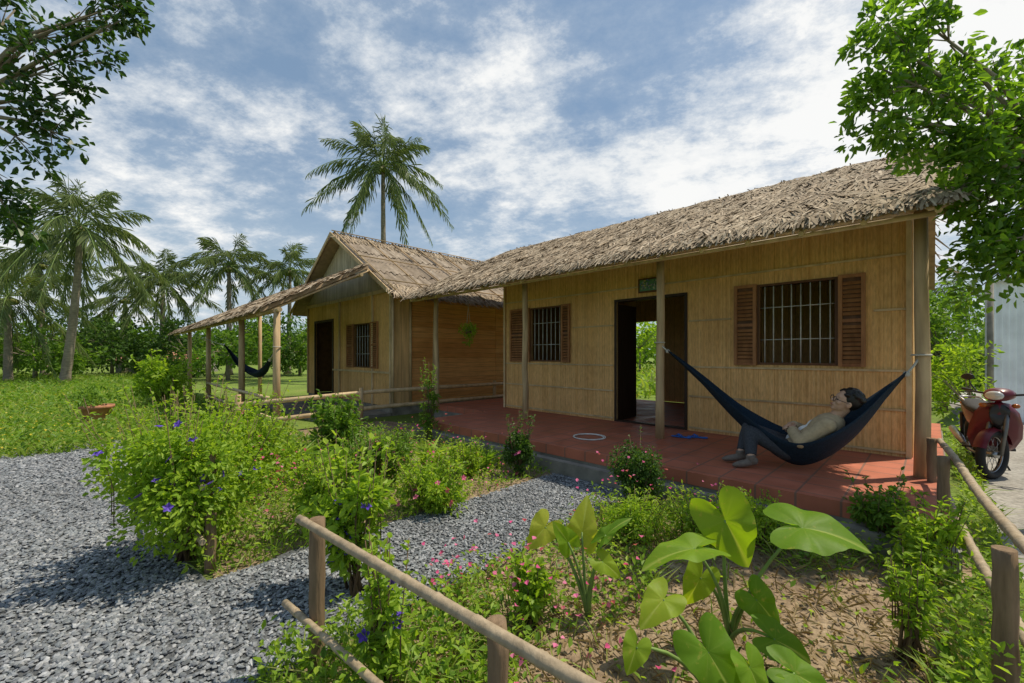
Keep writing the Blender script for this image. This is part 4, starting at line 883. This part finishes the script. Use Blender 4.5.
mb.tube([(.06,-.13,.34),(.06,.13,.34)],.09,16); mb.build('engine',M['grey'],BK)
mb=MB(); mb.tube([(.34,-.03,.32),(.28,-.09,.22),(.0,-.12,.22),(-.25,-.14,.27)],.018,8); mb.tube([(-.22,-.145,.27),(-.45,-.15,.32),(-.80,-.16,.40)],[.03,.045,.042],12); mb.build('exhaust',M['chrome'],BK)
mb=MB(); mb.tube([(-.62,-.09,.29),(-.50,-.12,.66)],.022,8); mb.tube([(-.62,.09,.29),(-.50,.12,.66)],.022,8); mb.tube([(.0,.08,.32),(-.6,.07,.29)],.022,8); mb.tube([(.0,-.08,.32),(-.6,-.07,.29)],.022,8); mb.build('swing_arm',M['iron'],BK)
mb=MB(); mb.tube([(.05,-.22,.28),(.05,.22,.28)],.012,8); mb.tube([(.05,.17,.28),(.05,.24,.285)],.02,8); mb.tube([(-.02,.1,.26),(-.05,.22,.0)],.011,6); mb.build('footrest',M['iron'],BK)
mb=MB(); mb.tube([(-.45,-.1,.82),(-.75,-.1,.86),(-.85,0,.86),(-.75,.1,.86),(-.45,.1,.82)],.011,6); mb.build('grab_rail',M['chrome'],BK)
mb=MB(); mb.ell((-.90,0,.76),(.04,.07,.04)); mb.build('tail_light',M['amber'],BK)
vs=[];mb=MB()
for i in range(12):
    a=math.radians(70+i*11)
    for yy in (-.06,0,.06): vs.append((-.60+.33*math.cos(a),yy,.29+.33*math.sin(a)+.02))
mb.add(vs,[[i*3+j_,i*3+j_+1,(i+1)*3+j_+1,(i+1)*3+j_] for i in range(11) for j_ in range(2)],0,True); mb.build('rear_fender',M['plastic'],BK)

# ------------------------------------------------------------------ small things
mb=MB(); c=Vector(W(3.35,4.85,FL+.011))
for k,r in enumerate((.20,.218)): mb.torus(c+Vector((.008*k,.006*k,.0)),r,.008,(0,0,1),44,8)
tag(mb.build('garden_hose',M['hose']),'pale coiled hose lying on the red tiles below the doorway','hose')
for i,(uu,vv,a,nm) in enumerate(((2.45,5.75,.3,'nearer the porch post'),(2.28,5.88,.5,'nearer the wall'))):
    t=thing('sandal','blue sandal on the porch tiles, '+nm,'sandal',W(uu,vv,FL),rot=a+2.2,local=True)
    mb=MB(); mb.loft([(-.13,.012,.02,.010),(-.10,.012,.038,.011),(0,.012,.034,.011),(.08,.012,.046,.011),(.125,.012,.025,.010)],16); mb.build('sole',M['sandal'],t)
    mb=MB(); mb.tube([(.07,0,.02),(.04,.02,.045),(-.01,.036,.02)],.008,6); mb.tube([(.07,0,.02),(.04,-.02,.045),(-.01,-.036,.02)],.008,6); mb.build('strap',M['sandal'],t)
def pot(x,y,z,r,h,name,label,mat,fm,nl,L,ph):
    t=thing(name,label,'plant pot',(x,y,z)); mb=MB(); ring=[(r*.65,0),(r*.95,h*.8),(r*1.08,h*.82),(r*1.1,h),(r*.95,h),(r*.9,h*.85),(0.005,h*.85)]
    n=24; vs=[(x+q*math.cos(2*PI*k/n),y+q*math.sin(2*PI*k/n),z+hh) for q,hh in ring for k in range(n)]
    mb.add(vs,[[i*n+k,i*n+(k+1)%n,(i+1)*n+(k+1)%n,(i+1)*n+k] for i in range(len(ring)-1) for k in range(n)],0,True); mb.build('pot',mat,t)
    mb=MB(); clumpleaves(mb,[(x+random.uniform(-r,r)*.8,y+random.uniform(-r,r)*.8,z+h+ph*random.uniform(.2,.9)) for _ in range(10)],[ph*.4]*10,nl,L,L*.45); mb.build('plant',fm,t); return t
X,Y,_=P(97,415,9.0); pot(X,Y,0,.26,.38,'potted_plant','potted plant in a wide clay pot alone on the left lawn',M['clay'],M['L_mid'],260,.10,.28)
cx,cy,_=W(7.4,6.0,0); cz=1.98
hpn=thing('hanging_planter','leafy planter hanging under the eave between the two houses','planter',(cx,cy,cz))
mb=MB(); mb.ell((cx,cy,cz),(.08,.08,.06)); mb.build('basket',M['twig'],hpn)
mb=MB(); clumpleaves(mb,[(cx+random.uniform(-.09,.09),cy+random.uniform(-.09,.09),cz+random.uniform(-.20,.10)) for _ in range(10)],[.10]*10,520,.06,.03); mb.build('plant',M['L_bright'],hpn)
mb=MB()
for k in range(3): mb.tube([(cx+.08*math.cos(k*2.1),cy+.08*math.sin(k*2.1),cz),(cx,cy,cz+.55),(cx,cy,3.0)],.004,4)
mb.build('hanger',M['cord'],hpn)
# metal shed at right
x0,y0,x1,y1=10.02,8.9,13.6,9.4
SH=thing('metal_shed','pale corrugated metal shed at the right edge beyond the motorbike','shed',(x0+2,y0+1.5,0))
mb=MB(); n=120; vs=[]
for i in range(n+1):
    s=i/n; o_=.03*math.sin(i*1.05); vs+= [(x0+(x1-x0)*s,y0+(y1-y0)*s-o_,0),(x0+(x1-x0)*s,y0+(y1-y0)*s-o_,3.0)]
mb.add(vs,[[2*i,2*i+2,2*i+3,2*i+1] for i in range(n)],0,True); mb.add([(x0,y0,0),(x0+4,y0+3.2,0),(x0+4,y0+3.2,3.0),(x0,y0,3.0)],[[0,1,2,3]]); mb.build('wall',M['litewall'],SH)
mb=MB(); mb.add([(x0,y0-.15,3.0),(x1,y1-.2,3.05),(x1+3.5,y1+3,3.4),(x0+4.0,y0+3.2,3.3),(x0,y0-.15,3.05),(x1,y1-.2,3.10),(x1+3.5,y1+3,3.45),(x0+4.0,y0+3.2,3.35)],[[0,1,2,3],[4,5,6,7],[0,1,5,4],[3,0,4,7]]); mb.build('roof',M['litewall'],SH)
mb=MB(); mb.tube([(x0-.02,y0-.12,0),(x0-.02,y0-.12,3.0)],.05,8); mb.build('post',M['concrete'],SH)
tree('bushy_tree','small bushy tree filling the gap between motorbike and pale shed',8.3,7.6,[(8.3,7.6,0),(8.3,7.6,.5)],[(8.3+random.uniform(-.9,.3),7.7+random.uniform(0,.8),random.uniform(.3,1.6)) for _ in range(14)],[.26]*14,1900,.10,.045,M['L_bright'],.05)
tree('bushy_tree','tall green tree in the gap between the right porch post and the pale shed',10.6,10.6,[(10.9,10.6,0),(10.9,10.6,1.2)],[(10.9+random.uniform(-1.0,.4),10.8+random.uniform(0,1),random.uniform(.6,3.1)) for _ in range(18)],[.42]*18,3000,.14,.07,M['L_mid'],.08)
# low far shed at left
X=(155-512)/F*34
SL=thing('low_shed','low rusty-roofed shed far away below the left palms','shed',(X,34,0))
mb=MB(); mb.xbox(X-3.2,X+3,34,37,0,1.0); mb.build('wall',M['concrete'],SL)
mb=MB(); mb.add([(X-3.6,33.5,.95),(X+3.4,33.5,.95),(X+3.4,37.4,1.9),(X-3.6,37.4,1.9),(X-3.6,33.5,1.02),(X+3.4,33.5,1.02),(X+3.4,37.4,1.97),(X-3.6,37.4,1.97)],[[0,1,2,3],[4,5,6,7],[0,1,5,4],[1,2,6,5],[3,0,4,7]]); mb.build('roof',M['clay'],SL)
